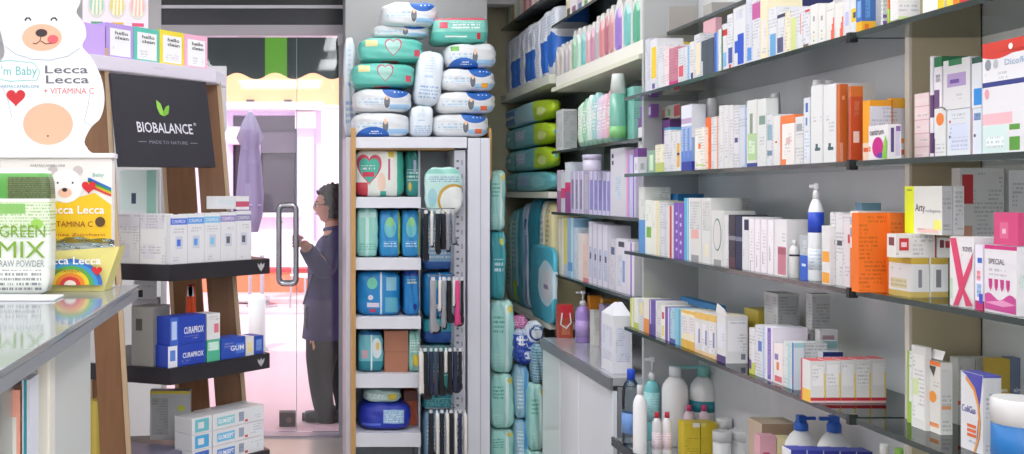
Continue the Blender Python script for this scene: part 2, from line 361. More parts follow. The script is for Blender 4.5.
# ---------------- bottles ----------------
def bottle(X, Y, z, r, h, body, look, place, cap='w', style='pump', label=None, group='bottles on the lower shelf', neck=None, name=None, cat='bottle', lab=(.15, .6), flat=.8, headdir=-1, shoulder=.72):
    """body is the root mesh; cap, pump and label are its parts. h = full height"""
    bm_ = body if not isinstance(body, str) else pm(body, .3)
    hb = h*(shoulder if style == 'pump' else .87 if style == 'cap' else .88)
    prof = [(r*.9, 0, 0), (r, h*.015, 0), (r, hb*.80, 0), (r*.93, hb*.87, 0), (r*.7, hb*.94, 0), (r*.38, hb, 0)]
    if style == 'jar': hb = h*.7; prof = [(r*.92, 0, 0), (r, h*.05, 0), (r, hb, 0)]
    if style == 'tube': hb = h*.7; prof = [(r*.8, 0, 0), (r, h*.05, 0), (r*.95, hb, 0)]
    name = name or {'pump': 'pump_bottle', 'jar': 'cream_jar', 'tube': 'cream_tube', 'cap': 'plastic_bottle'}[style]
    o = lathe(name, prof, [bm_], None, (X, Y, z), sy=flat); cm = pm(cap, .35)
    if style == 'pump':
        lathe('pump_collar', [(r*.42, hb, 0), (r*.42, hb+h*.055, 0), (r*.3, hb+h*.09, 0)], [cm], o, seg=14)
        pu = lathe('pump_stem', [(r*.12, hb+h*.08, 0), (r*.12, h*.95, 0)], [cm], o, seg=8)
        hd = bxm('pump_head', -r*.25, r*.25, -r*.22, r*.22, h*.94, h, cm, o, bevel=r*.05)
        bxm('spout', min(0, headdir*r*.9), max(0, headdir*r*.9), -r*.1, r*.1, h*.955, h*.985, cm, o, bevel=r*.03)
    elif style == 'jar': lathe('lid', [(r*1.04, hb, 0), (r*1.04, h*.97, 0), (r*.98, h, 0)], [cm], o, sy=flat)
    elif style == 'tube': lathe('cap', [(r*.95, hb, 0), (r*.72, h*.99, 0), (r*.66, h, 0)], [cm], o, sy=flat)
    else: lathe('cap', [(r*.45, hb, 0), (r*.45, h*.98, 0), (r*.4, h, 0)], [cm], o, seg=14)
    if label:
        lathe('label_band', [(r*1.012, hb*lab[0], 0), (r*1.012, hb*lab[1], 0)], [pm(label, .4)], o, sy=flat)
    o['category'] = cat; o['group'] = group; REG.append((o, look, place, CX+X*FPX/Y)); return o

# ================= the setting =================
struct('floor', -2.6, 1.75, -2, 6.72, -.08, 0, TILE)
struct('ceiling', -2.7, 1.95, -2.1, 7.2, 3.1, 3.2, CEIL)
struct('wall_right', 1.75, 1.9, -2.1, 7.2, 0, 3.1, PLASTER)
struct('wall_left', -2.75, -2.6, -2.1, 7.2, 0, 3.1, PLASTER)
struct('wall_back', -2.6, 1.75, -2.1, -2, 0, 3.1, PLASTER)
struct('wall_entrance', -2.6, -.80, 6.62, 6.72, 0, 3.1, PLASTER)
struct('wall_partition', .335, 1.16, 6.12, 6.16, 0, 3.1, noisy('partition_panel', '9c9e9f', 'a9abab', 1.2, .5))
struct('wall_far', 1.0, 1.75, 7.06, 7.16, 0, 3.1, PLASTER)
struct('wall_return', .98, 1.02, 6.72, 7.055, 0, 3.1, PLASTER)
struct('wall_front', .386, 1.02, 6.62, 6.715, 0, 3.1, PLASTER)
struct('trim_transom', -.80, .37, 6.62, 6.72, 2.535, 2.60, pm('b9b4bc', .4))
struct('trim_shutter_box', -.80, .37, 6.64, 6.72, 2.60, 2.705, pm('2b2f35', .4))
struct('trim_transom_rail', -.80, .37, 6.62, 6.72, 2.705, 2.725, pm('d6d6dc', .4))
struct('trim_header', -.80, .37, 6.64, 6.72, 2.725, 3.1, pm('23262b', .4))
struct('trim_door_jamb', .347, .385, 6.45, 6.72, 0, 3.1, pm('b4b4ba', .35), bevel=.004)
struct('trim_hinge_block', .31, .346, 6.50, 6.56, 2.46, 2.53, pm('c9c9d0', .35), bevel=.008)
for ly, (lx) in ((y, x) for x, y in LAMPS):
    em = bpy.data.materials.get('lamp_diffuser')
    if em is None:
        em = bpy.data.materials.new('lamp_diffuser'); em.use_nodes = True; p = em.node_tree.nodes['Principled BSDF']; p.inputs['Emission Color'].default_value = (1, 1, 1, 1); p.inputs['Emission Strength'].default_value = 3.0
    # recessed trough around each lamp, outside the picture but mirrored in the glass
    t = bxm('ceiling_light', lx-.17, lx+.17, ly-.67, ly+.67, 3.085, 3.1, em); tag(t, None, 'ceiling light', 'ceiling lights over the aisle')
    REG.append((t, 'long flush ceiling light', 'over the aisle', ly*10+lx))
# door and its glass
dr = struct('door_1', -.80, -.77, 6.63, 6.67, 0, 2.535, pm('b4b4ba', .35))
bxm('glass_pane', -.77, PX(297, 6.65)-.004, 6.645, 6.655, .03, 2.53, PANE, dr); bxm('pane_edge', PX(297, 6.65)-.004, PX(297, 6.65)+.001, 6.643, 6.657, .03, 2.53, pm('8fb0a8', .2), dr)
d2 = struct('door_2', .322, .344, 6.63, 6.67, 0, 2.535, pm('b4b4ba', .35))
bxm('glass_pane', PX(297, 6.65)+.006, .322, 6.645, 6.655, .03, 2.53, PANE, d2)
for Y in (6.60, 6.70):
    za, zb = PZ(283, 6.65), PZ(205, 6.65); xa, xb = PX(279, 6.65), PX(296, 6.65); pts = []
    for cx, cz, a0 in ((xb-.03, zb-.03, 0), (xa+.03, zb-.03, 90), (xa+.03, za+.03, 180), (xb-.03, za+.03, 270)):
        for k in range(6): a = math.radians(a0+18*k); pts.append((cx+.03*math.cos(a), Y, cz+.03*math.sin(a)))
    tube('door_handle', pts, .018, METAL, dr, cyclic=True)
tube('handle_bolt', [(PX(281, 6.65), 6.60, PZ(222, 6.65)), (PX(281, 6.65), 6.70, PZ(222, 6.65))], .012, METAL, dr)
struct('trim_threshold', -.80, .325, 6.60, 6.74, -.01, .012, pm('a89fae', .4))

# ---------------- outside ----------------
PAVE = noisy('pink_paving', 'dcb8c0', 'e8c8ce', 1.2, .5)
struct('sidewalk', -9, 9, 6.72, 13.5, -.1, 0, PAVE)
struct('street', -16, 22, 13.5, 40, -.12, -.02, noisy('street_paving', 'd8b4b8', 'e2c4c6', .8, .6))
struct('kerb_line', -9, 9, 13.3, 13.5, -.1, .02, pm('cfaeb4', .6))
PEACH = noisy('peach_render', 'eea878', 'f2b88a', .6, .8); LILAC = noisy('lilac_render', 'cdb8e0', 'd8c6ea', .6, .8)
fb = empty('building', (0, 20, 0))
def F2(name, x0, x1, y0, y1, dy0, dy1, m, par):      # px rows at Y = 20
    X0, X1, Z0, Z1 = PX(x0, 20), PX(x1, 20), PZ(y1, 20), PZ(y0, 20)
    return bxm(name, X0, X1, dy0, dy1, Z0, Z1, m, par)
F2('upper_wall', 60, 420, -160, 104, .3, .6, PEACH, fb)
F2('lower_wall', 60, 232, 104, 274, .3, .6, LILAC, fb); F2('lower_wall', 314, 322, 104, 274, .25, .6, LILAC, fb)
F2('lower_wall', 232, 314, 104, 114, .3, .6, LILAC, fb)
F2('white_wall', 322, 420, 140, 274, .2, .6, pm('f4ecf4', .8), fb)
F2('cornice', 222, 323, 103, 110, -.25, .3, pm('f0e8f2', .6), fb)
F2('bracket', 246, 254, 99, 103, .1, .3, DARKM, fb); F2('bracket', 284, 292, 99, 103, .1, .3, DARKM, fb)
F2('recess', 232, 297, 114, 216, .55, .6, pm('5f5968', .7), fb)
F2('low_wall', 232, 300, 216, 274, .3, .6, pm('ecd6e6', .7), fb)
F2('window_sill', 230, 300, 213, 217, .1, .3, pm('f0e8f2', .6), fb)
dfr = F2('door_panel', 262, 294, 140, 213, .48, .55, pm('3f3a44', .5), fb)
F2('shutter_box', 258, 296, 131, 152, .42, .56, pm('6a6272', .5), fb)
F2('window_panel', 234, 255, 131, 213, .48, .55, pm('48434e', .5), fb)
F2('mullion', 256, 260, 131, 213, .40, .55, LILAC, fb)
pf = F2('pilaster', 297, 314, 111, 274, .15, .6, LILAC, fb)
F2('pilaster_cap', 295, 316, 111, 128, .1, .3, pm('f0e8f2', .6), fb)
F2('string_course', 322, 420, 104, 107, .2, .6, pm('f0dce0', .6), fb)
lathe('wall_lamp', [(.16, 0, 0), (.2, .12, 0), (.2, .22, 0), (.13, .34, 0)], [pm('f7eef2', .4)], fb, (PX(235, 20), .2, PZ(144, 20)))
tag(fb, 'peach and lilac building with a shuttered doorway across the street', 'building')
# further fronts left and right so the street does not end
for x0, x1, c, nm in ((-190, 58, 'efdcd2', 'cream house front on the far side of the street, beside the peach building'), (424, 900, 'f0e2e8', 'pale pink house front farther along the street from the peach building')):
    b_ = bxm('house_front', PX(x0, 20.4), PX(x1, 20.4), -.3, .3, 0, 6.5, noisy('render_'+c, c, 'f4ebe6', .6, .8), None, loc=(0, 20.4, -.02))
    for k in range(3):
        xx = PX(x0, 20.4)+(PX(x1, 20.4)-PX(x0, 20.4))*(k+.5)/3
        w_ = bxm('window', xx-.5, xx+.5, -.36, -.29, 1.1, 2.6, pm('7c7684', .3), b_); bxm('window_frame', xx-.02, xx+.02, -.38, -.36, 1.1, 2.6, LILAC, w_)
    tag(b_, nm, 'house')
# awning with scalloped valance
vz0, vz1 = PZ(76, 8.0), PZ(30, 8.0)
aw = empty('awning', (0, 8.0, 0)); gm = pm('1d3f3c', .7); gl = pm('78ea20', .6)  # real stripe; its green is lightened for light glowing through the cloth
def valance(name, xa, xb, m):
    n = 60; v, f = [], []
    for i in range(n+1):
        px = xa+(xb-xa)*i/n; z = vz0+.025*math.cos(2*PI*(px-237)/38.0) 
        for dy in (0, .012): v += [(PX(px, 8), dy, z), (PX(px, 8), dy, vz1)]
    for i in range(n):
        a = 4*i; b = a+4
        f += [(a, b, b+1, a+1), (a+2, a+3, b+3, b+2), (a, a+2, b+2, b), (a+1, b+1, b+3, a+3)]
    return link(name, mesh(name, v, f, [m]), aw)
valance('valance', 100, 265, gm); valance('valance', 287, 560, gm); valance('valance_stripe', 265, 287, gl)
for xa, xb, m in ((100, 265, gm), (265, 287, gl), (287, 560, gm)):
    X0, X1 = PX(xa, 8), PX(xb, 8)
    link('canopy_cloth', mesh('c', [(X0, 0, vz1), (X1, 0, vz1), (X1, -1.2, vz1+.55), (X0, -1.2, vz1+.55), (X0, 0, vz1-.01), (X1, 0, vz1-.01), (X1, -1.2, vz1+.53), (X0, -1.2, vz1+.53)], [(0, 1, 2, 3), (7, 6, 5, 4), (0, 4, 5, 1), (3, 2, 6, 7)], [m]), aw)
tube('front_bar', [(PX(100, 8), .02, vz1), (PX(560, 8), .02, vz1)], .02, DARKM, aw)
tag(aw, 'dark green awning with one bright green stripe and scalloped edge', 'awning')
struct('wall_facade', -3, 3, 6.72, 6.85, 2.75, 4.2, PLASTER)
# closed parasol
LV = pm('6f6884', .8)
pr = empty('closed_parasol', (PX(250, 15), 15, 0)); s = 15/FPX
ph = lambda y: PZ(y, 15)
bm = bmesh.new(); prof = [(1.5, 112), (5, 118), (12, 138), (8, 146), (10, 165), (12, 195), (11, 215), (7, 232)]
rings = []
for r, y in prof:
    rings.append([bm.verts.new((r*s*(1+.16*math.cos(6*a))*math.cos(a), r*s*(1+.16*math.cos(6*a))*math.sin(a), ph(y))) for a in (2*PI*i/36 for i in range(36))])
for a, b in zip(rings, rings[1:]):
    for i in range(36): bm.faces.new((a[i], b[i], b[(i+1) % 36], a[(i+1) % 36]))
bm.faces.new(rings[0]); bm.faces.new(rings[-1][::-1])
me = bpy.data.meshes.new('canopy'); bm.to_mesh(me); bm.free(); me.materials.append(LV); link('canopy', me, pr, smooth=True)
tube('pole', [(0, 0, 0), (0, 0, ph(110))], .025, METAL, pr); lathe('base', [(.28, 0, 0), (.28, .06, 0), (.06, .09, 0)], [pm('c9c0c8')], pr)
tube('strap', [(.155*math.cos(a), .155*math.sin(a), ph(205)) for a in (2*PI*i/20 for i in range(20))], .015, pm('8a7fa6'), pr, cyclic=True)
tag(pr, 'closed lilac grey parasol standing before the building across the street', 'parasol')
# cafe table and chair
tb = empty('cafe_table', (PX(262, 14.5), 14.5, -.02)); lathe('tabletop', [(.36, .72, 0), (.36, .75, 0)], [pm('f2edf0')], tb, seg=28); tube('pedestal', [(0, 0, 0), (0, 0, .72)], .03, METAL, tb); lathe('foot', [(.22, 0, 0), (.2, .03, 0)], [METAL], tb)
tag(tb, 'round white cafe table on the far side of the street', 'table')
ch = empty('cafe_chair', (PX(310, 14.2), 14.2, -.02), .5)
bxm('seat', -.2, .2, -.2, .2, .43, .46, pm('f2edf0'), ch, bevel=.01); bxm('backrest', -.2, .2, .17, .2, .55, .9, pm('f2edf0'), ch, bevel=.012)
for i, j in ((-1, -1), (1, -1), (1, 1), (-1, 1)): tube('leg', [(i*.18, j*.18, .44), (i*.2, j*.2, 0)], .014, METAL, ch)
for i in (-1, 1): tube('back_post', [(i*.17, .19, .44), (i*.17, .19, .6)], .012, METAL, ch)
tag(ch, 'white metal cafe chair beside the round cafe table outside', 'chair')
lw = bxm('low_planter_wall', PX(196, 16.5), PX(330, 16.5), 0, .35, -.02, .30, noisy('terracotta', 'd8704c', 'e08a66', 2, .7), None, loc=(0, 16.5, 0)); bxm('coping', PX(196, 16.5)-.02, PX(330, 16.5)+.02, -.03, .38, .30, .35, pm('c9353a', .5), lw)
tag(lw, 'low terracotta wall with red coping across the street', 'low wall')
bo = lathe('street_bollard', [(.085, 0, 0), (.085, .50, 0), (.07, .545, 0), (.02, .555, 0)], [pm('c6d2cc', .5)], None, (PX(257, 10.3), 10.3, 0)); lathe('base_ring', [(.11, 0, 0), (.11, .02, 0)], [pm('a9b3ae')], bo)
tag(bo, 'pale grey green bollard standing on the pink pavement', 'bollard')
ds = bxm('door_stopper', -.055, .055, -.04, .04, 0, .095, pm('3b2d33', .6), None, .006, (PX(287.5, 6.95), 6.95, 0)); poly('emblem', [(a, b) for a, b in ell(.01, .045, .02, .02)], pm('6b5145'), ds, y=-.0405)
tag(ds, 'small dark block on the pavement outside the glass door', 'door stopper')
dp = lathe('floor_stud', [(.014, 0, 0), (.014, .05, 0), (.01, .055, 0)], [pm('3b2d33')], None, (PX(304, 7.1), 7.1, 0)); tag(dp, 'tiny dark stud on the pavement beside the dark block', 'stud')


# ================= display counter on the left =================
CZ = 1.30
ct = empty('display_counter', (-.42, 1.9, 0))
bxm('glass_top', -1.2, .03, -1.0, .85, CZ-.012, CZ, pm('8a9096', .07), ct, .002)
bxm('top_frame', -1.2, .028, -1.0, .845, CZ-.036, CZ-.0125, pm('9a9ea4', .3, .3), ct, .003)
bxm('frosted_side', -.035, -.022, .02, .45, 0, CZ-.037, pm('c9cdcb', .35), ct); bxm('corner_post', -.04, -.005, -.03, .02, 0, CZ-.037, pm('e6e4d8', .3), ct, .004)
bxm('glass_side', -.032, -.026, -1.0, -.03, .55, CZ-.037, hazy('hazy_glass', (.95, .97, .96), 'c9cfcc', .42), ct); bxm('base_panel', -.04, -.02, -1.0, -.03, 0, .55, pm('b9bebc', .4), ct)
bxm('inner_shelf', -1.0, -.04, -1.0, .40, .99, 1.0, pm('c4cac8', .4), ct); bxm('inner_fill_panel', -.42, -.40, -1.0, .42, 0, CZ-.037, pm('c4cac8', .4), ct); bxm('back_panel', -1.2, -.04, .44, .46, 0, CZ-.037, pm('b9bdbb', .5), ct)  # pale panel added behind the glass to lighten the dark inside
tag(ct, 'glass topped display counter with frosted grey side panel', 'counter')
ROW.update(z=1.0005, group='goods inside the display counter', place='inside the glass counter')
Fr(2, 20, 390, 1.70, 'sa', [Bt('do', .2), R(.2, .5, .8, .8, 'of')], 'salmon carton', z=1.001); Fr(22, 30, 380, 1.7, 'ws', [Vs('tl', .2, .6)], 'slim white carton with a teal stripe', z=1.001)
# pouch
pmx = picmat('green_pouch_print', 'e9eee6', [('r', 0, .5, 1, .74, 'e2eed2'), ('t', 0, .47, 1, .73, 'a9c98a', 40), ('r', 0, .76, 1, .96, '5da84b'), ('r', .52, .76, 1, .93, '4b5d35'), ('t', .5, .76, 1, .93, '6f7f4c', 60), ('r', .2, .86, .42, .93, 'a07a3a'), ('r', .38, .64, .72, .72, '8cc46a'), ('e', .85, .56, .07, .04, '9bcf5a'), ('t', .1, .04, .9, .2, '8a8f94', 26)])
po = pack(-38, 50, 168, 292, 2.46, pmx, 'stand-up pouch with green print and a white lower half', 'on the glass counter', name='powder_pouch', cat='pouch', group='', d=.07, axis='z', pinch=.08, exp=14, z=CZ+.0005, wr=.0012)
pw, ph_ = 88*2.5/FPX, PZ(168, 2.5)-CZ
GT = pm('7fa832', .5)
pq = 2.5/FPX
letters('GREEN', GT, 45*pq, 12*pq, (-6*pq, -.0395, 57*pq), 'N', po)
letters('MIX', GT, 46*pq, 16*pq, (-7*pq, -.0395, 37*pq), 'N', po)
letters('RAW POWDER', pm('8b9096'), 44*pq, 6.5*pq, (-6*pq, -.0395, 28*pq), 'N', po)
ls = bxm('white_plate', PX(-60, 2.43), PX(64, 2.43), -.10, .0, 0, .005, pm('f2f3f6', .3), None, .001, (0, 2.43, CZ+.0005)); tag(ls, 'thin white plate lying under the green pouch', 'plate')
# lollipop display: box, printed panel, tray
dsp = empty('lollipop_display', (PX(56, 2.64), 2.64, CZ+.0005)); hw = 56*2.64/FPX; zt = PZ(158, 2.62)-CZ
YB = pm('f6f1ec', .4)
bxm('display_case', -hw, hw, 0, .045, .0, zt, YB, dsp, .002); bxm('top_ledge', -hw-.01, hw+.006, -.010, .05, zt, zt+.012, pm('f2eef4', .4), dsp, .002)
py = -.002
u = lambda px: (px-56)*2.64/FPX
v_ = lambda y: PZ(y, 2.64)-CZ
yp = poly('yellow_print', [(u(45), v_(243)), (u(111.5), v_(243)), (u(111.5), v_(205)), (u(95), v_(193)), (u(70), v_(200)), (u(45), v_(204))], pm('f7c81e', .4), dsp, y=py)
for i, c in enumerate(('2f6fd0', '49b04c', 'f2c52c', 'e0433a')):
    q = 2.2*i; poly('rainbow_stripe', [(u(88), v_(178+q)), (u(90), v_(178+q)), (u(111.5), v_(188+q)), (u(111.5), v_(190.4+q)), (u(88), v_(180.4+q))], pm(c, .4), dsp, y=py-.0006)
poly('bear_head', [(u(a), v_(b)) for a, b in ell(66, 186, 17, 17)], pm('f7f7f7'), dsp, y=py-.001)
for ex in (53, 78): poly('bear_ear', [(u(a), v_(b)) for a, b in ell(ex, 171, 5, 5)], pm('cfc6c6'), dsp, y=py-.0008)
poly('bear_muzzle', [(u(a), v_(b)) for a, b in ell(65, 193, 7, 5)], pm('f3c3a8'), dsp, y=py-.0015); poly('bear_nose', [(u(a), v_(b)) for a, b in ell(65, 190, 2.6, 2)], pm('2c2428'), dsp, y=py-.002)
for ex in (58, 73): poly('bear_eye', [(u(a), v_(b)) for a, b in ell(ex, 183, 1, 1)], pm('2c2428'), dsp, y=py-.002)
poly('heart_print', [(u(89+a), v_(187-b)) for a, b in heart(0, 0, 7)], pm('d9232e'), dsp, y=py-.002)
letters('FARMACAMERLONI', pm('66707c'), .085, .006, (u(31), py-.001, v_(167)), 'N', dsp)
letters('Baby', pm('58b8ac'), .028, .012, (u(93), py-.001, v_(178)), 'N', dsp)
letters('Lecca Lecca', pm('fbfbfb'), .145, .021, (u(47), py-.003, v_(214)), 'N', dsp, bold=.012)
letters('VITAMINA C', pm('8c2c1c'), .108, .014, (u(50), py-.003, v_(227)), 'N', dsp)
poly('round_badge', [(u(a), v_(b)) for a, b in ell(100.5, 222, 5, 5)], pm('5c4326'), dsp, y=py-.003)
letters('Senza Zucchero', pm('b0342a'), .14, .007, (u(50), py-.003, v_(236)), 'N', dsp)
# tray front with the rainbow, flaring to the side
tr = mesh('t', [(u(44), -.075, 0), (u(109), -.075, 0), (u(125), -.085, v_(245)), (u(44), -.09, v_(251)), (u(44), -.07, 0), (u(109), -.07, 0), (u(125), -.08, v_(245)), (u(44), -.085, v_(251)), (u(112), -.004, 0), (u(126), -.004, v_(245))], [(0, 1, 2, 3), (7, 6, 5, 4), (0, 4, 5, 1), (3, 2, 6, 7), (1, 8, 9, 2), (5, 6, 9, 8)], [pm('ece28a', .4)])
link('tray_front', tr, dsp)
for i, c in enumerate(('3a6fc4', '3f9fd6', '59b24f', 'f0cf2e', 'ee8a2a', 'd93a34', 'f4e8d8')):
    r0 = 31-4.2*i; pts = [(u(78+r0*math.cos(t)), v_(282-r0*.82*math.sin(t))) for t in (PI*k/20 for k in range(21))]
    poly('rainbow_arc', pts, pm(c, .4), dsp, y=-.092-.0006*i)
letters('Lecca Lecca', pm('f7f7f7'), .145, .019, (u(50), -.0972, v_(262)), 'N', dsp, bold=.012)
letters('VITAMINA C', pm('a8641c'), .07, .008, (u(64), -.0974, v_(270)), 'N', dsp)
poly('heart_print', [(u(104+a), v_(268-b)) for a, b in heart(0, 0, 5)], pm('d9232e'), dsp, y=-.0975)
tag(dsp, 'yellow lollipop display box with rainbow tray beside the green pouch', 'display box')
bg_ = pack(50, 113, 238, 252, 2.6, CLEAR, 'crumpled clear plastic bag', 'in the yellow lollipop tray', name='plastic_bag', cat='bag', group='goods on the glass counter', d=.04, wr=.006, z=PZ(250, 2.6), exp=3)
# bear-shaped cut-out card above
bz = CZ+.0005+zt+.0125
bear = empty('bear_cutout', (PX(48, 2.66), 2.66, bz))
out = [(0, 155), (-14, 130), (-16, 100), (-8, 74), (4, 56), (3, 42), (-1, 26), (-6, 12), (-8, 0), (-3, -10), (8, -14), (16, -10), (30, -16), (46, -17), (58, -12), (68, -14), (78, -8), (80, 2), (76, 12), (84, 24), (86, 36), (82, 46), (90, 56), (98, 70), (103, 86), (104, 104), (100, 118), (94, 124), (89, 130), (84, 142), (88, 150), (87, 156.5)]
K = 2.66/FPX
def cm(vals):
    res = []
    n = len(vals)
    for i in range(n):
        p0, p1, p2, p3 = (vals[(i+k-1) % n] for k in range(4))
        for t in (0, .33, .67):
            res.append(tuple(.5*((2*p1[q])+(-p0[q]+p2[q])*t+(2*p0[q]-5*p1[q]+4*p2[q]-p3[q])*t*t+(-p0[q]+3*p1[q]-3*p2[q]+p3[q])*t**3) for q in (0, 1)))
    return res
bp = [((x-48)*K, max(0.0, (CY-y)*K+EYE-bz)) for x, y in cm(out)]
n = len(bp); V = [(a, 0, b) for a, b in bp]+[(a, .005, b) for a, b in bp]
bb = link('card', mesh('card', V, [tuple(range(n)), tuple(range(2*n-1, n-1, -1))]+[(i, i+n, (i+1) % n+n, (i+1) % n) for i in range(n)], [pm('f4f7fb', .45)]), bear)
bu = lambda x: (x-48)*K
bv = lambda y: (CY-y)*K+EYE-bz
def bpoly(nm, pts, c, lay=1): return poly(nm, [(bu(a), bv(b)) for a, b in pts], pm(c, .5), bear, y=-.0006*lay)
bpoly('muzzle', ell(42, 37.5, 20, 13.5), 'f6bb9c'); bpoly('nose', ell(41.5, 33, 6, 4), '3c3238', 2); bpoly('tongue', ell(53, 39.5, 5.5, 4.5), 'e2646a', 2)
bpoly('belly', ell(48, 124, 25, 21), 'f6bb9c'); bpoly('navel', ell(48, 136, 1, 1), '5c3a30', 2)
def bline(nm, pts, c, w=.5):
    tube(nm, [(bu(a), -.0008, bv(b)) for a, b in pts], w*K, pm(c, .5), bear)
bline('mouth', [(41, 37), (40, 41), (36, 44), (33, 43)], '4a3a3e'); bline('mouth', [(41, 41), (46, 44), (52, 43)], '4a3a3e')
for ex in (28, 54): bline('eye', [(ex-3, 20.5), (ex-1.5, 18), (ex+1.5, 18), (ex+3, 20.5)], '3c3238', .8)
bline('chin_line', [(5, 46), (16, 54), (32, 59), (50, 60), (68, 56), (80, 48)], 'b9c3ce', .45)
bline('arm_line', [(3, 88), (8, 100), (12, 118)], 'c3cbd4', .4); bline('arm_line', [(90, 92), (88, 106), (84, 122), (92, 126)], 'c3cbd4', .4)
bline('badge_outline', [(-6, 62), (10, 60), (34, 63), (40, 72), (37, 80), (10, 81), (-6, 78)], 'a4dcd6', .5)
bpoly('heart_print', [(16+a, 97-b) for a, b in heart(0, 0, 9.5)], 'cf2a32', 2)
letters("i'm Baby", pm('6cc0ba'), 38*K, 12*K, (bu(-1), -.001, bv(78)), 'N', bear)
letters('FARMACAMERLONI', pm('5a9aa8'), 40*K, 3.0*K, (bu(-1), -.001, bv(88)), 'N', bear)
letters('Lecca', pm('6f6a72'), 43*K, 8*K, (bu(45), -.001, bv(73.5)), 'N', bear, bold=.012)
letters('Lecca', pm('6f6a72'), 43*K, 8*K, (bu(46), -.001, bv(83.5)), 'N', bear, bold=.012)
letters('+ VITAMINA C', pm('d8655c'), 50*K, 6*K, (bu(44), -.001, bv(94)), 'N', bear)
tag(bear, 'large white bear shaped cardboard sign standing on the lollipop display', 'sign')
bl = Fr(-10, 9, 124, 2.72, 'bl', [R(0, .3, 1, .7, '2f6fd8'), R(.3, .05, .9, .2, 'w')], 'blue and white packet half hidden behind the bear sign', yb=156, depth=.03, group='goods on the glass counter', place='on the lollipop display'); 

# ================= wooden display stand =================
sr = empty('display_stand', (-.35, 3.8, 0))
def sw(p): return (p[0]+.35, p[1]-3.8, p[2])
def board(name, a, b, w, d, par, eo, mt=None):
    o = beam(name, sw(a), sw(b), w, d, mt or WOOD, par, up=(0, 1, 0))
    ea = (a[0]+eo, a[1]-d/2+.002, a[2]); eb = (b[0]+eo*1.2, b[1]-d/2+.002, b[2])
    e = beam('pale_edge', sw(ea), sw(eb), .016, .012, WOODL, None, up=(0, 1, 0)); e.parent = o
    return o
board('leg', (PX(93, 3.5)-.0, 3.50, 2.02), (PX(125, 3.40), 3.40, 0), .085, .03, sr, .045)
board('leg', (PX(205, 3.95), 3.95, 1.96), (PX(244, 3.95), 3.95, 0), .10, .03, sr, .052)
board('leg', (PX(175, 4.2), 4.20, 1.96), (PX(205, 4.35), 4.35, 0), .12, .03, sr, -.06)
board('leg', (PX(96, 3.95), 3.95, 1.96), (PX(112, 4.1), 4.1, 0), .10, .03, sr, -.05)
TR = [(-.393, 3.5), (-.066, 3.85), (-.20, 4.12), (-.62, 4.06), (-.72, 3.63)]
def tray(z, t=.055):
    o = prism('tray', [(x+.35, y-3.8) for x, y in TR], z-t, z, BLACKM, sr, bevel=.002)
    # little crest printed at the end of the lip
    a = Vector((-.393, 3.5, 0)); b = Vector((-.066, 3.85, 0)); d = (b-a); p = a+d*.9; nrm = Vector((d.y, -d.x, 0)).normalized()*.0012; dd = d.normalized()
    pts = [(0, -.017), (.012, 0), (.014, .014), (.005, .006), (0, .016), (-.005, .006), (-.014, .014), (-.012, 0)]
    v = [sw(tuple(p+nrm+dd*x*1.3+Vector((0, 0, z-t/2+y)))) for x, y in pts]
    link('crest_print', mesh('crest', v, [tuple(range(8))], [pm('b9b6b9')]), o); return o
T1, T2, T3 = PZ(265, 3.5), PZ(369, 3.5), .60
for z in (T1, T2, T3): tray(z)
tag(sr, 'wooden A-frame display stand with three black trays and dark sign', 'display stand')
TL, TRp, BL, BR = Vector((PX(108, 3.46), 3.46, PZ(73, 3.46))), Vector((PX(206, 3.80), 3.80, PZ(83, 3.80))), Vector((PX(120, 3.40), 3.40, PZ(167, 3.40))), Vector((PX(213, 3.74), 3.74, PZ(167, 3.74)))
ux = ((TRp-TL)+(BR-BL)).normalized(); vz = ((TL-BL)+(TRp-BR)); vz = (vz-ux*vz.dot(ux)).normalized(); nn = ux.cross(vz)   # nn points away from the viewer? local +Y
mw = Matrix((( ux.x, -nn.x if False else vz.cross(ux).x, vz.x, 0), (ux.y, vz.cross(ux).y, vz.y, 0), (ux.z, vz.cross(ux).z, vz.z, 0), (0, 0, 0, 1)))
ctr = (TL+TRp+BL+BR)/4
SW_, SH = ((TRp-TL).length+(BR-BL).length)/2, ((TL-BL).length+(TRp-BR).length)/2
sk_ = (TL+TRp-BL-BR).dot(ux)/2
sg = prism('sign_board', [(-SW_/2, -.006), (SW_/2, -.006), (SW_/2, .006), (-SW_/2, .006)], -SH/2, SH/2, pm('211f2a', .4), sr)
for v in sg.data.vertices: v.co.x += sk_*v.co.z/SH
sg.matrix_local = Matrix.Translation(Vector(sw(ctr))) @ mw
letters('BIOBALANCE', pm('dcdbe6'), SW_*.58, SH*.115, (-SW_*.30, -.0075, -SH*.13), 'N', sg, bold=.01)
letters('®', pm('dcdbe6'), SW_*.03, SH*.035, (SW_*.30, -.0075, -SH*.03), 'N', sg)
letters('MADE TO NATURE', pm('8d8c98'), SW_*.40, SH*.035, (-SW_*.20, -.0075, -SH*.25), 'N', sg)
for q in (-1, 1): poly('rule', [(q*SW_*.23, -SH*.235), (q*SW_*.31, -SH*.235), (q*SW_*.31, -SH*.228), (q*SW_*.23, -SH*.228)][::q], pm('8d8c98'), sg, y=-.0075)
poly('leaf_print', [(0, .06*SH), (.045*SW_, .09*SH), (.065*SW_, .16*SH), (.065*SW_, .19*SH), (.03*SW_, .17*SH), (.0, .12*SH)], pm('78b43a'), sg, y=-.0075)
poly('leaf_print', [(-.002, .06*SH), (-.002, .12*SH), (-.02*SW_, .2*SH), (-.06*SW_, .24*SH), (-.065*SW_, .15*SH), (-.045*SW_, .08*SH)], pm('8cc84a'), sg, y=-.0075)
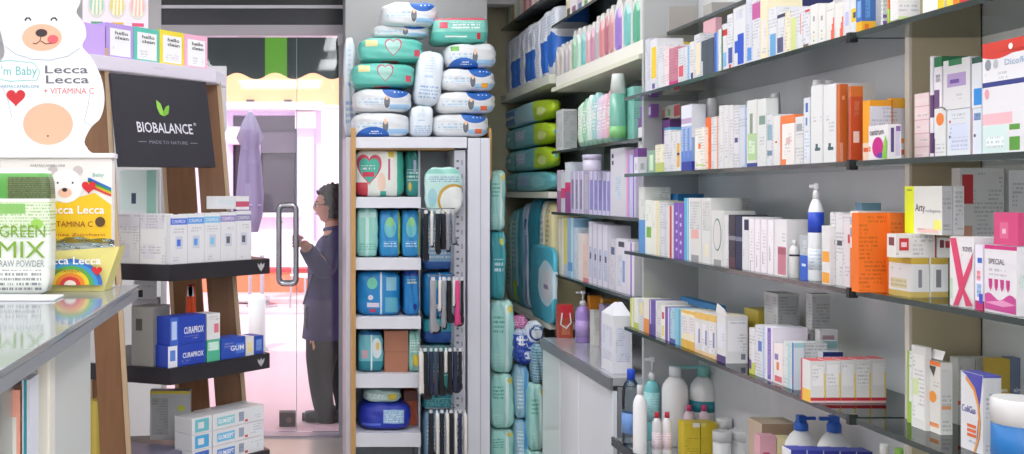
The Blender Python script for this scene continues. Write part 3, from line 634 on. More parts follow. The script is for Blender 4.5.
# white shelf on top
hd = prism('top_shelf', [(PX(88, 3.40)+.35, 3.40-3.8), (PX(216, 3.86)+.35, 3.86-3.8), (PX(226, 4.02)+.35, 4.05-3.8), (PX(96, 3.7)+.35, 3.7-3.8)], PZ(83, 3.86), PZ(70, 3.86), pm('dcd6e4', .4), sr, bevel=.003)
HZ = PZ(70, 3.86)
letters('BIOBALANCE', pm('b3aebb'), .05, .006, (0, 0, 0), 'N', hd); hd.children[0].rotation_euler = (0, 0, .88); hd.children[0].location = (PX(152, 3.6)+.35+.008, 3.585-3.8-.006, HZ-.028)
ROW.update(group='skincare boxes on top of the display stand', place='on top of the display stand')
def St(E0, E1, t0, t1, yt, base, rects, look, z, depth=.06, aisle=(), inset=.012, zb=None, zh=None, top=None, cat='box', name='product_carton'):
    a, b = Vector((*E0, 0)), Vector((*E1, 0)); d = b-a; p0, p1 = a+d*t0, a+d*t1; w = (p1-p0).length*.985; mid = (p0+p1)/2
    rz = math.atan2(d.y, d.x); inw = Vector((-d.y, d.x, 0)).normalized(); c = mid+inw*(depth/2+inset)
    z0 = z if zb is None else zb; h = (PZ(yt, mid.y)-z0) if zh is None else zh
    me = carton_mesh(w, depth, h, base, aisle, rects, top); o = link(name, me, None, (c.x, c.y, z0), rz)
    o['category'] = cat; o['group'] = ROW['group']; REG.append((o, look, ROW['place'], CX+c.x*FPX/c.y)); return o, w, h
E0h, E1h = (PX(94, 3.41), 3.43), (PX(214, 3.86), 3.87)
for i, (c, yt, nm) in enumerate((('b79be0', 24, 'lavender'), ('5fc4b4', 28, 'turquoise'), ('f0dc3c', 31, 'lemon yellow'), ('efb3cf', 35, 'pink'))):
    o, w, h = St(E0h, E1h, .10+.215*i, .10+.215*(i+1), yt, c, [R(.14, .06, .90, .86, 'f1f2f4'), R(.24, .14, .8, .36, 'f1f2f4*')], f'{nm} edged skincare box with white label', HZ+.0005, depth=.05, top=c)
    letters('hello\nclean', pm('4b4a52'), w*.5, h*.24, (-w*.18, -.0257, h*.55), 'N', o, bold=.02)
St(E0h, E1h, -.20, .095, 22, 'c7a8ee', [], 'plain lavender box beside the white labelled boxes', HZ+.0005, depth=.06)
# tall printed card behind them
cd_ = bxm('header_card', -.12, .12, 0, .006, 0, .36, picmat('card_print', 'ecdfee', [('r', 0, 0, 1, 1, 'ecdfee')]), None, 0, (PX(120, 3.98), 3.88, HZ+.0005), .25)
for i, c in enumerate(('9fcfc0', 'e3d27c', 'efb2bb')):
    x = -.07+.075*i; poly('round_print', ell(x, .235, .033, .045), pm('d9d4cf'), cd_, y=-.001); poly('round_print', ell(x, .24, .026, .036), pm(c), cd_, y=-.0016)
    for k in range(3): poly('slice_print', [(x-.018+.014*k, .205), (x-.010+.014*k, .205), (x-.006+.012*k, .272), (x-.013+.012*k, .272)], pm('f2e8cc'), cd_, y=-.0022)
    poly('caption_bar', [(x-.02, .165), (x+.024, .165), (x+.024, .178), (x-.02, .178)], pm(('4f9c70', 'e0b52c', 'd9527c')[i]), cd_, y=-.001)
tag(cd_, 'pink header card with three round fruit pictures behind the skincare boxes', 'card')
gw = Fr(203, 226, 66, 4.25, 'd4d4da', [], 'plain pale grey box', yb=130, depth=.05, place='behind the sign of the display stand', group='goods near the display stand'); 
# boxes on the upper tray
A0, A1, A2 = (-.393, 3.5), (-.066, 3.85), (-.72, 3.63)
ROW.update(group='cartons on the upper tray', place='on the upper black tray')
for i, (c, nm) in enumerate((('4f74d8', 'royal blue'), ('5b9be2', 'mid blue'), ('7fc3ea', 'sky blue'), ('9c8cc4', 'violet'), ('8b86b0', 'grey violet'))):
    t0 = .02+.160*i
    o, w, h = St(A0, A1, t0+.004, t0+.163, 215-1*i, 'f1f2f6', [R(.0, .80, 1, .93, c), R(.30, .30, .72, .56, 'c9cfdc'), R(.38, .36, .6, .5, c if i < 3 else '5c5766'), R(.15, .62, .85, .74, 'f1f2f6*'), R(.1, .05, .5, .16, 'f1f2f6*')], f'white dental carton with {nm} band', T1+.0005, depth=.05)
    letters('CURAPROX', pm('f2f4fa'), w*.8, h*.07, (-w*.42, -.0256, h*.83), 'N', o)
for i in range(2): St(A2, A0, .38+.275*i, .65+.275*i, 214, 'e4e4e4*', [Tp('d6d6dc*', .3), R(.12, .1, .6, .4, 'd9d9df*')], ('pale grey printed carton, beside the wooden leg', 'pale grey printed carton, next to the blue banded ones')[i], T1+.0005, depth=.06)
St(A0, A1, .46, .66, 197, 'eceef2', [R(.1, .3, .9, .7, 'd3dbe2*')], 'small white carton lying on top of the violet banded cartons', T1, zb=T1+.184, zh=.045, depth=.05)
St(A0, A1, .66, .80, 197, 'f1f1f4', [Mb('c0506c', .2, .6)], 'small white carton with a crimson band, lying on top', T1, zb=T1+.181, zh=.048, depth=.05)
# items standing behind, seen under the sign
for o in (Fr(120, 158, 170, 3.83, 'e8eef0', [R(0, .55, .7, 1, 'dbeeea'), R(.7, .4, .95, 1, '9fd0c0'), R(.1, .1, .9, .35, 'f4dfe0*'), R(.3, .62, .42, .74, '3a4a66')], 'white carton with mint corner seen beneath the dark sign', z=T1+.0005, depth=.05),): pass
# middle tray
ROW.update(group='cartons on the middle tray', place='on the middle black tray')
def cur(t0, t1, yt, base, rects, look, zb=None, zh=None, txt=None, depth=.07, tc='e8ecf8', inset=.012):
    o, w, h = St(A0, A1, t0, t1, yt, base, rects, look, T2+.0005, depth=depth, zb=zb, zh=zh, inset=inset)
    if txt: letters(txt, pm(tc), w*.56, h*.25, (-w*.12, -depth/2-.0007, h*.36), 'N', o, bold=.02)
    return o
cur(.0, .36, 0, '2444b0', [R(0, 0, .24, 1, 'e6eaf4'), R(.05, .3, .19, .8, '5f86d8'), R(.36, .12, .8, .26, '2444b0*')], 'blue dental carton, bottom of the pile of two', zh=.072, txt='CURAPROX')
cur(.02, .36, 0, '2444b0', [R(0, 0, .22, 1, '3f66c8'), R(.04, .2, .18, .85, 'b8cdf2'), R(.4, .12, .8, .28, '2444b0*')], 'blue dental carton, top of the pile of two', zb=T2+.0735, zh=.095, txt='CURAPROX')
cur(.37, .50, 0, '54b894', [R(.1, .5, .9, .9, 'c9eadd*')], 'green and white carton beside the blue pile', zh=.075)
cur(.37, .50, 0, 'eff1f2', [R(.55, .25, .9, .6, 'e77a8c'), R(.1, .7, .9, .9, 'eff1f2*')], 'white carton with pink spot, on top of the green carton', zb=T2+.0765, zh=.09)
cur(.51, .76, 338, '2a50b8', [R(.1, .5, .5, .8, '2a50b8*'), R(.6, .2, .95, .7, '4f7bd4')], 'lying blue carton beside the green carton', txt='GUM')
cur(.765, .85, 337, 'f0f0ee', [R(.2, .2, .8, .7, 'e8dc9c')], 'small white and yellow carton between two blue ones')
cur(.855, .955, 336, '2c4fb4', [R(.2, .2, .8, .8, '6f94dc*')], 'small blue carton at the far end of the tray')
for i in range(2):
    tb_ = lathe('orange_toothbrush', [(.008, 0, 0), (.011, .05, 0), (.010, .17, 0), (.014, .21, 1), (.014, .255, 1)], [pm('f0582a', .4), pm('f0582a', .4)], None, (PX(184+14*i, 3.80), 3.80, T2+.0005+.0), seg=10); tb_.rotation_euler = (0, .10*(1-2*i), 0)
    bxm('bristles', -.009, .009, -.022, -.0145, .215, .25, pm('f6f6f6'), tb_); tag(tb_, None, 'toothbrush', 'orange toothbrushes'); REG.append((tb_, f'upright orange toothbrush, {("near the wooden leg", "near the white carton")[i]}', 'on the middle black tray', 190+9*i))
St(A2, A0, .56, .80, 0, '8c8a86', [R(.2, .6, .5, .8, '4c4a48')], 'grey carton standing left of the blue pile', T2+.0005, depth=.12, zh=.20)
St(A2, A0, .06, .30, 0, 'd8d8da', [Tp('a8a8aa', .1), R(.4, .2, .55, .8, '3a3a44')], 'pale carton with a dark bottle picture', T2+.0005, depth=.08, zh=.21)
Fr(134, 156, 281, 3.78, 'eceef0', [R(.2, .1, .4, .5, '2c3a3a'), R(.4, .6, .9, .8, 'eceef0*')], 'little white card with a dark mark, left of the stack', z=T2+.0005, yb=299, depth=.02) 
Fr(132, 158, 299, 3.80, 'a2a2a4', [Tp('cfcfd2', .12), R(.4, .1, .44, .9, '7e7e82')], 'grey ribbed carton beneath the white card', z=T2+.0005, depth=.08)
# bottom tray
ROW.update(group='cartons on the bottom tray', place='on the bottom black tray')
for k in range(3):
    for j, (a, b) in enumerate(((.22, .42), (.42, .96))):
        zb = T3+.0005+.056*k
        o, w, h = St(A0, A1, a+.004, b, 0, 'f0f2f6', [R(.08, .2, .42, .75, ('5b8fd8', '6fbfe4', '8fd0d8')[k]), R(.5, .2, .6, .8, '9aa6bc*'), R(.62, .1, .68, .25, 'd04a4a'), R(.72, .2, .97, .85, 'dfe4ea*')] if j else [R(.15, .1, .85, .9, ('3b6cc4', '4aa8da', '6fc0cc')[k]), R(.3, .3, .6, .7, 'f0f2f6')], (f'long white carton with {("blue", "sky blue", "aqua")[2-k] if False else ("blue", "sky blue", "aqua")[k]} square, {("lowest", "middle", "topmost")[k]} of its pile' if j else f'carton end with {("blue", "sky blue", "aqua")[k]} square, {("lowest", "middle", "topmost")[k]} of its pile'), T3, zb=zb, zh=.0545, depth=.10 if j else .09)
        if j: letters('GUMSEPT', pm('f4f6fa'), w*.3, h*.28, (-w*.40, -.0507, h*.34), 'N', o, bold=.02)
St(A2, A0, .30, .95, 0, '77728c', [Tp('8e89a4', .1)], 'low dull lavender box', T3+.0005, depth=.16, zh=.05)
St(A2, A0, .05, .29, 0, 'c8b24a', [Vs('d8c25a', .3, .5), Vs('b09a36', .6, .7)], 'dull yellow carton, left of the wooden leg', T3+.0005, depth=.10, zh=.22)
Fr(150, 190, 391, 3.78, 'c0c4c6', [Tp('d8c83a', .06), R(.05, .1, .45, .85, 'a9adb0*'), R(.7, .6, .85, .7, 'd2d83c')], 'grey carton with yellow top edge at the back', z=T3+.0515, depth=.05)

# ================= white shelf unit with diapers (distance 5.7) =================
YD = 5.7
dx = lambda x: PX(x, YD)
dz = lambda y: PZ(y, YD)
un = empty('shelf_unit', (dx(350), YD, 0)); o0 = dx(350)
xr = dx(490)-o0
bxm('side_panel', .004, .03, 0, .38, 0, dz(137), WHITEB, un); bxm('wood_edge', .004, .03, -.012, -.0005, 0, dz(128), OAK, un.children[0])
bxm('outer_panel', -.02, .0035, 0, .38, 0, dz(137), pm('c4c0c8', .4), un)
bxm('right_panel', dx(468)-o0, xr, 0, .38, 0, dz(138), WHITEB, un, .003); bxm('panel_groove', dx(480)-o0, dx(481)-o0, -.002, .001, 0, dz(138), pm('b9bcc8'), un)
bxm('wood_edge', xr+.001, xr+.012, .02, .38, dz(180), dz(128), OAK, un)
bxm('top_board', .031, dx(467)-o0, 0, .38, dz(148), dz(137), WHITEB, un, .002); bxm('wood_strip', .031, dx(455)-o0, .02, .37, dz(149.5), dz(148.2), OAK, un)
bxm('back_board', .031, dx(467)-o0, .36, .375, 0, dz(149), pm('a9b4bd', .5), un)
SHY = [(197, 208), (258, 270), (317, 329), (374, 388), (433, 447), (492, 506)]
for a, b in SHY: bxm('shelf', .031, dx(421)-o0, 0, .355, dz(b), dz(a), WHITEB, un, .002)
bxm('divider_panel', dx(421)-o0+.001, dx(423)-o0, .12, .355, 0, dz(149.6), pm('c3c9d3', .4), un)
pegp = bxm('peg_panel', dx(455)-o0, dx(466)-o0, .02, .34, 0, dz(150), pm('c2c5cf', .4), un)
for y in range(160, 450, 7): bxm('peg_slot', dx(457)-o0, dx(459.5)-o0, .017, .021, dz(y+2), dz(y), pm('6c7078'), pegp)
for y in range(160, 450, 14): bxm('peg_slot', dx(462)-o0, dx(463.2)-o0, .017, .021, dz(y+5), dz(y), pm('8d9199'), pegp)
tag(un, 'white shelf unit with wooden edges, stacked with diapers', 'shelf unit')
HEART = lambda cx, cy, r, asp: [('heart', cx, cy, r, 'c53a58', 0, asp), ('heart', cx, cy-.01, r*.82, '43b3a0', 0, asp)]
PT = 'atop the shelf unit'
M_teal = picmat('teal_pack', '66c4b6', [('r', 0, .0, 1, .14, '4aac9e'), ('r', .10, .62, .28, .88, 'e9dfa0'), ('heart', .52, .5, .13, 'b04a62', 0, .72*3.2), ('heart', .52, .5, .11, '9fd0c6', 0, .72*3.2), ('r', .84, .22, .93, .48, 'd8566a'), ('r', .35, .02, .6, .06, 'c0424c')])
M_tealW = picmat('teal_white_pack', '86cfc2', [('r', 0, .0, 1, .42, '56b8aa'), ('r', .0, .88, 1, 1, 'cf5a6a'), ('r', .1, .55, .25, .8, 'd8566a'), ('t', .3, .5, .85, .8, 'e9f4f0', 9), ('r', .78, .12, .85, .38, 'c9323e'), ('r', .2, .2, .6, .26, 'dff0ea')])
def bluepack(i, topb=True, num='f0a828', gn=False):
    L = [('t', .08, .3, .5, .6, 'a9cfe6', 8), ('e', .56, .42, .05, .25, '6a6f78'), ('e', .56, .62, .028, .12, 'efc9a8'), ('r', .6, .12, .95, .32, '9fc8ea')]
    L += [('e', .72, 1.0, .24, .42, '2766bd'), ('t', .6, .78, .84, .9, 'dfe9f6', 10)] if topb else [('e', .35, .02, .28, .38, '2766bd'), ('t', .28, .12, .5, .24, 'dfe9f6', 10)]
    if num: L.append(('r', .72, .14, .84, .34, num))
    if gn: L.append(('r', .1, .66, .26, .86, '5fae3c'))
    return picmat(f'white_blue_pack_{i}', 'eef2f6', L)
MB1, MB2, MB3, MB4, MB5 = bluepack(1, num=None), bluepack(2, False, None), bluepack(3, num='f0a828'), bluepack(4, num='e8703a'), bluepack(5, False, None, True)
MW = picmat('white_soft_pack', 'dfe9f2', [('t', .15, .1, .85, .35, '8fb0dc', 16), ('r', .3, .5, .6, .54, 'b4c9e6'), ('t', .3, .6, .6, .9, 'bcd0e4', 20)])
pack(353, 411, 112, 136.7, YD+.03, MB2, 'white and blue diaper pack lowest of the wide pile', PT, d=.26)
pack(354, 413, 88, 112, YD+.03, MB1, 'white and blue diaper pack under the teal packs', PT, d=.26)
pack(352, 416, 62, 87.5, YD+.03, M_teal, 'teal diaper pack with heart, lower of two', PT, d=.26)
pack(359, 425, 36.5, 62, YD+.04, M_teal, 'teal diaper pack with heart, upper of two', PT, d=.26)
pack(374, 430, 24, 37, YD+.10, MB1, 'white diaper pack with blue top lying behind the teal ones', PT, d=.2)
pack(382, 439, 1, 25.5, YD+.05, MB1, 'white and blue diaper pack, topmost of the wide pile', PT, d=.24)
pack(344, 356, 40, 88, YD+.30, MW, 'narrow white pack wedged against the grey panel', PT, d=.1, axis='z', z=dz(136)).location.z = PZ(136, YD+.35)
pack(411, 434, 105, 136.7, YD+.02, MW, 'small upright white pack', PT, d=.2, axis='z')
w1 = pack(414, 441, 50, 105, YD+.02, MW, 'tall upright white pack between the two piles', PT, d=.2, axis='z', ry=.09)
pack(434, 491, 113.5, 136.7, YD+.01, MB4, 'white and blue diaper pack lowest of the narrow pile', PT, d=.26)
pack(438, 497, 91, 113.5, YD+.01, MB4, 'white and blue diaper pack, second lowest of the narrow pile', PT, d=.26)
pack(442, 497, 67.5, 91, YD+.01, MB3, 'white and blue diaper pack with a yellow square', PT, d=.26)
pack(446, 498, 42.5, 67.5, YD+.01, MB5, 'white diaper pack with blue base and green corner', PT, d=.26)
pack(434, 489, 17, 42.3, YD+.02, M_tealW, 'teal and white diaper pack, topmost of the narrow pile', PT, d=.24, exp=8, pinch=.04)
# shelf contents
M_big = picmat('big_heart_pack', 'dfe3dc', [('r', .84, 0, 1, 1, '3fa994'), ('r', 0, 0, .25, .3, 'c53a48'), ('heart', .28, .50, .25, 'c53a58', 0, 1.1), ('heart', .28, .49, .205, '43b3a0', 0, 1.1), ('r', .15, .42, .38, .52, 'c5304e'), ('r', .66, .35, .70, .80, 'b04a72'), ('t', .12, .55, .42, .66, 'f0f0f0', 14), ('e', .53, .3, .08, .2, 'e9cdb8'), ('r', .66, .82, .78, .95, 'd8c85a'), ('r', .5, .0, .62, .12, '3fa994')])
M_tl2 = picmat('teal_pack_print', '3f9c98', [('t', .1, .35, .9, .6, 'd9eeea', 12), ('e', .3, .22, .1, .1, 'e8c84a'), ('r', .55, .55, .7, .8, 'b9c9e6')])
M_aq = picmat('aqua_pack', '9ad9cc', [('r', .40, 0, .55, 1, 'cdeee8'), ('t', .1, .15, .9, .3, '6fbcae', 20), ('r', .1, .8, .9, .9, 'bfe8e0')])
M_bl = picmat('blue_pack', '2f90cc', [('e', .5, .62, .28, .2, '6fc0c8'), ('t', .2, .2, .8, .34, 'cfe6f4', 18), ('r', .88, 0, 1, 1, 'a8c83a'), ('e', .5, .75, .18, .1, '8fd08c')])
M_bb = picmat('blue_wide_pack', '1f86c6', [('r', .52, 0, .565, 1, 'cfe3f2'), ('r', .66, .58, .9, .88, '8fc6dc'), ('r', .64, .08, .92, .42, '5fb0c8'), ('e', .34, .74, .12, .13, '6fcdb0'), ('e', .3, .42, .06, .06, 'd9d9e8'), ('r', .22, .2, .5, .3, 'd9d4e4'), ('r', .28, .08, .42, .16, 'c84a6c')])
M_bt = picmat('aqua_white_pack', '6fbcc8', [('r', 0, 0, 1, .28, '2a8a9c'), ('r', .48, 0, .54, 1, 'e0eef2'), ('e', .72, .6, .2, .25, 'd6e6ea'), ('e', .75, .65, .07, .1, 'e0c070'), ('r', .12, .35, .38, .55, 'c9a8b4'), ('r', 0, .92, 1, 1, '2f6fa8')])
M_nb = picmat('deep_blue_pack', '2438b0', [('r', .45, .28, .85, .78, '9cc4e6'), ('t', .48, .3, .82, .75, 'e0ecf8', 12), ('r', .05, .2, .4, .28, '5a76d8'), ('r', 0, 0, 1, .08, '1c2a80')])
M_cl = picmat('pale_aqua_bag', 'b9d9d2', [('e', .75, .5, .12, .25, 'd8c84a'), ('t', .1, .3, .6, .7, 'e6f2ee', 8)])
M_ab = picmat('aqua_bag', 'bfe3de', [('r', 0, .86, 1, .96, '8fd0c4'), ('t', .1, .66, .9, .8, '7a94b4', 22), ('e', .75, .3, .42, .34, 'c9a24a'), ('e', .78, .28, .38, .30, 'e6ece8'), ('e', .2, .35, .12, .2, '9fd0d8')])
M_lbl = picmat('light_blue_pack', '8fb9d8', [('t', .1, .2, .9, .8, 'dfe9f2', 14), ('r', 0, .0, 1, .15, '3f6fb8')])
G = 'on the white shelf unit'
def shz(k): return dz(SHY[k][0])+.0008
PC = dict(pinch=.06, exp=8.)
pack(355.5, 405, 149, 197, YD+.05, M_big, 'white pack with a large red and teal heart', 'on the unit\'s upper shelf', z=shz(0), d=.25, **PC)
pack(405.5, 420.5, 151, 197, YD+.14, M_tl2, 'teal diaper pack squeezed beside the heart pack', 'on the unit\'s upper shelf', z=shz(0), d=.16, **PC)
pack(357, 378.5, 207.5, 258, YD+.04, M_aq, 'pale aqua diaper pack beside two blue ones', G, z=shz(1), d=.25, axis='z', **PC)
pack(379.5, 401, 210, 258, YD+.04, M_bl, 'bright blue diaper pack beside the pale aqua one', G, z=shz(1), d=.25, axis='z', **PC)
pack(402, 420.5, 210, 258, YD+.04, M_bl, 'bright blue diaper pack next to the hanging black socks', G, z=shz(1), d=.25, axis='z', **PC)
pack(357.5, 401, 272, 317, YD+.04, M_bb, 'wide blue diaper pack with a pale stripe', G, z=shz(2), d=.25, **PC)
pack(404, 420, 270.5, 317, YD+.04, picmat('blue_nb', '2380c4', [('r', 0, .88, 1, 1, '1f4aa0'), ('t', .2, .7, .8, .8, 'e0e8b0', 14), ('e', .7, .2, .12, .07, '243a90')]), 'narrow blue diaper pack beside the hanging pale socks', G, z=shz(2), d=.25, **PC)
pack(358.5, 384, 332, 374, YD+.04, M_bt, 'aqua and white pack with teal base', G, z=shz(3), d=.25, axis='z', **PC)
cb = Fr(384.5, 408, 331, YD+.06, 'b0765c', [R(0, .48, 1, .5, '9c664e')], 'plain brown cardboard box between two packs', z=shz(3), depth=.25, place=G, group='cardboard on the shelf unit', name='cardboard_box')
pack(409, 420.5, 332, 374, YD+.04, picmat('aqua_yellow', '8fc8bc', [('e', .6, .3, .3, .15, 'e0c84a'), ('t', .1, .5, .9, .8, 'e0f0ea', 14)]), 'slim aqua pack with a yellow flower spot', G, z=shz(3), d=.25, axis='z', **PC)
pack(360, 412, 404, 433, YD+.04, M_nb, 'deep blue pack lying down, with a pale label', G, z=shz(4), d=.25, pinch=.15, exp=5)
pack(364, 402, 390, 404, YD+.06, M_cl, 'crumpled pale aqua bag lying on the deep blue pack', G, d=.2, exp=3.5, wr=.006)
Fr(404, 420, 391, YD+.19, 'c05a34', [Tp('7a4a3a', .3)], 'orange brown carton at the back beside the pale bag', z=shz(4), depth=.14, place=G, group='cardboard on the shelf unit')
pack(425, 463, 167, 214, YD-.05, M_ab, 'pale aqua bag with a round golden print', 'hanging above the black socks', d=.05, axis='z', pinch=.2, name='sock_bag', group='goods hung on the shelf unit')
def back(x0, x1, y0, y1, m, look): pack(x0, x1, y0, y1, YD+.14, m, look, 'behind the hanging socks', d=.2, axis='z', **PC)
back(424, 454, 214, 270, M_lbl, 'light blue pack behind the upper row of socks')
back(424, 454, 273, 318, M_bb, 'blue pack with a pale stripe')
back(424, 454, 319, 344, picmat('dk_blue', '2a5aa8', [('r', 0, .5, 1, 1, '3fb0bc')]), 'blue and turquoise pack')
back(424, 454, 345, 392, M_tl2, 'teal printed pack')
back(424, 454, 393, 410, picmat('teal_flat', '2f9aa6', [('t', .1, .2, .9, .7, '8fd0d4', 8)]), 'low teal pack')
back(424, 454, 411, 470, M_lbl, 'light blue pack behind the lowest row of socks')
# rods with socks
def sock_mesh(w, h, t, foot, toe):
    pts = [(-w*.30, 0), (-w*.30, h*.35), (-w*.32, h*.62), (-w*.36, h*.78), (-w*.36, h*.90), (-w*.22, h*.985), (w*.05, h), (foot*.6, h*.995), (foot, h*.95), (foot*1.02, h*.87), (foot*.7, h*.80), (w*.34, h*.74), (w*.30, h*.6), (w*.28, h*.3), (w*.30, 0)]
    n = len(pts); V, Fc, fm = [], [], []
    for s_ in (-1, 1):
        for x, z in pts: V.append((x, s_*t/2, -z))
    mid = (sum(x for x, _ in pts)/n, sum(z for _, z in pts)/n)
    for s_ in (-1, 1):
        for x, z in pts: V.append((mid[0]+(x-mid[0])*.6, s_*t*1.0, -(mid[1]+(z-mid[1])*.86)))
    for b0, b1, fl in ((0, 2*n, 0), (n, 3*n, 1)):
        for i in range(n):
            j = (i+1) % n; q = (b0+i, b0+j, b1+j, b1+i); Fc.append(q if not fl else q[::-1]); fm.append(1 if (toe and pts[i][1] > h*.9) else 0)
        q = tuple(b1+i for i in range(n)); Fc.append(q if not fl else q[::-1]); fm.append(0)
    for i in range(n): j = (i+1) % n; Fc.append((i, i+n, j+n, j)); fm.append(0)
    return Fc, V, fm
def socks(y0, y1, specs, Y, rowname):
    zr = dz(y0)
    for x, w, c, cn, l in specs:
        X = PX(x, Y); h = (dz(y0+6)-dz(y1))*l; wd = w*Y/FPX*.86
        F_, V_, fm = sock_mesh(wd, h, .018, wd*.95 if x % 2 else -wd*.2+wd*.6, True)
        o = link('sock', mesh('sock', V_, F_, [pm(c, .9), pm('2a2a30' if c != '1f2026' else '3a3b44', .9)], fm), None, (X, Y, zr-.022), .25 if x % 2 else -.2, True)
        card = bxm('hang_card', -wd*.22, wd*.22, -.001, .001, -.006, .018, pm('eceef2', .5), o)
        tube('hook', [(0, 0, .016), (0, .0, .0235), (0, .01, .0265)], .0012, METAL, o)
        tag(o, None, 'sock', 'socks hanging on the shelf unit'); REG.append((o, cn if 'sock' in cn else f'{cn} sock', rowname, x))
    rd = tube('hanging_rod', [(PX(specs[0][0]-5, Y), Y+.006, zr+.0045), (PX(455, Y), Y+.006, zr+.0045), (PX(455, Y), YD+.03, zr+.0045)], .0028, METAL)
    tag(rd, f'thin metal rod carrying the {rowname[len("hanging in the "):]}', 'rod')
K1, K2, W1, G1, PK = '1f2026', '2a2f4a', 'dcd9d4', '8d8f98', 'd84a86'
socks(209, 262, [(426, 9, K1, 'long black', 1), (432, 6, W1, 'pale striped', .7), (438, 9, K1, 'thick black', .85), (443, 7, K1, 'slim black', .75), (448, 8, G1, 'grey', .8), (453, 5, G1, 'narrow mid grey', .65)], 5.56, 'hanging in the top row of socks')
socks(274, 332, [(433, 10, '9c9ca2', 'light grey', 1), (440, 6, W1, 'narrow white', .6), (444, 9, '94969c', 'mid grey', .92), (449, 7, K1, 'charcoal', .8), (454, 5, W1, 'short white', .5), (457, 8, PK, 'bright pink', .86), (462, 6, K1, 'black', .82)], 5.54, 'hanging in the second row of socks')
socks(343, 396, [(421, 7, W1, 'white', .9), (425, 9, K1, 'black sock next to the white one', 1), (431, 7, K2, 'dark navy', .9), (436, 7, '3c4458', 'slate', .95), (441, 8, K1, 'broad black', .92), (446, 6, W1, 'short pale', .45), (450, 8, K1, 'plain black sock', .9), (455, 7, K2, 'navy', .86), (460, 7, K1, 'black sock nearest the peg panel', .8)], 5.54, 'hanging in the third row of socks')
socks(403, 470, [(431, 8, K1, 'outer black', .8), (437, 5, W1, 'white striped', 1), (442, 8, K1, 'wide black', .95), (447, 5, W1, 'plain white', 1), (451, 8, K1, 'jet black', 1), (456, 5, W1, 'off-white', .9), (460, 7, K2, 'dark blue', .9), (465, 5, W1, 'pale outer', .95)], 5.54, 'hanging in the lowest row of socks')

# ================= long wall of shelves =================
# near bay (A): back, divider and glass
AN = .9
struct('trim_back_panel', 1.66, 1.67, 2.535, 4.25, 0, 3.1, STEEL)
struct('trim_back_panel_near', 1.66, 1.67, AN, 2.51, 0, 3.1, GREYP)
struct('trim_divider', 1.494, 1.66, 2.515, 2.529, .55, 3.1, BEIGE)
struct('trim_divider_edge', 1.487, 1.4935, 2.513, 2.531, .55, 3.1, pm('d9d2c4', .4))
struct('trim_divider_bay', 1.44, 1.66, 4.252, 4.272, 0, 3.1, noisy('end_panel', 'b3b6b8', 'c4c7c8', 1.5, .4))
def shelf(z, x0, x1, y0, y1, t, label, name='glass_shelf', front=EDGE, body=GLASS, clips=()):
    V = [(x0, y0, z-t), (x1, y0, z-t), (x1, y1, z-t), (x0, y1, z-t), (x0, y0, z), (x1, y0, z), (x1, y1, z), (x0, y1, z)]
    Fc = [(4, 5, 6, 7), (3, 2, 1, 0), (3, 0, 4, 7), (1, 2, 6, 5), (0, 1, 5, 4), (2, 3, 7, 6)]
    o = link(name, mesh(name, V, Fc, [body, front], [0, 0, 1, 0, 1, 1])); tag(o, label, 'shelf')
    for cy, sd in clips: bxm('shelf_clip', x0-.004, x0+.018, cy-.008, cy+.008, z-t-.008, z+.004, pm('1c1c1e', .3), o, .002)
    return o
ordn = ['top', 'second', 'third', 'lowest']
for i, z in enumerate((1.925, 1.617, 1.307, 1.0)):
    t = .013
    shelf(z, 1.36, 1.652, 2.5315, 4.246, t, f'{ordn[i]} long glass shelf in the grey backed bay', clips=[(2.545, 1)])
    shelf(z, 1.36, 1.652, AN, 2.5125, t, f'{ordn[i]} glass shelf in the bay past the beige divider', clips=[])
    # label rail bits on the nearest edge
sz = .55
dk = empty('base_cabinet', (1.32, 2.6, 0))
bxm('deck', .0, .335, 1.64-2.6+.0-.7, 4.248-2.6, sz-.03, sz, pm('a6abb0', .18, .2), dk, .002); bxm('deck_rim', -.012, -.0005, -1.66, 1.648, sz-.03, sz+.004, pm('5b5f66', .25, .5), dk)
bxm('door_panel', .02, .33, -1.64, -.02, 0, sz-.031, pm('c9ccd2', .35), dk, .002); bxm('door_panel', .02, .33, -.01, 1.64, 0, sz-.031, pm('c9ccd2', .35), dk, .002)
tag(dk, 'low grey cabinet under the glass shelves, its deck full of bottles', 'cabinet')
# middle bay (B)
struct('trim_back_panel_middle', 1.72, 1.73, 4.28, 5.7, 0, 3.1, pm('7f8a8a', .4))
BXF = 1.43
BZ = [2.446, 2.108, 1.765, 1.438, 1.106]
CR = pm('dcdcc8', .45); DK = pm('33413f', .3)
for i, z in enumerate(BZ):
    if i == 1: shelf(z, BXF, 1.715, 4.28, 5.70, .02, 'cream shelf of the middle bay holding pastel blister packs', 'white_shelf', CR, CR)
    else: shelf(z, BXF, 1.715, 4.28, 5.70, .014, f'{("highest", "", "third", "fourth", "lowest")[i]} glass shelf of the middle bay')
cn = empty('counter_cabinet', (1.32, 4.85, 0))
bxm('worktop', .0, .40, -.585, .60, .755, .79, pm('b4b6bc', .14, .2), cn, .003); bxm('worktop_edge', -.014, -.0005, -.587, .60, .74, .788, pm('85878f', .25, .3), cn)
for k, (a, b) in enumerate(((-.58, -.09), (-.08, .24), (.25, .595))): bxm('cabinet_door', .0, .02, a, b, .03, .735, pm(('e6eaf0', 'eceef4', 'e4ecec')[k], .12), cn, .003)
bxm('carcass', .022, .38, -.58, .595, 0, .752, pm('8f9196', .4), cn)
tag(cn, 'white cabinet with grey worktop between the shelves and the floor', 'cabinet')
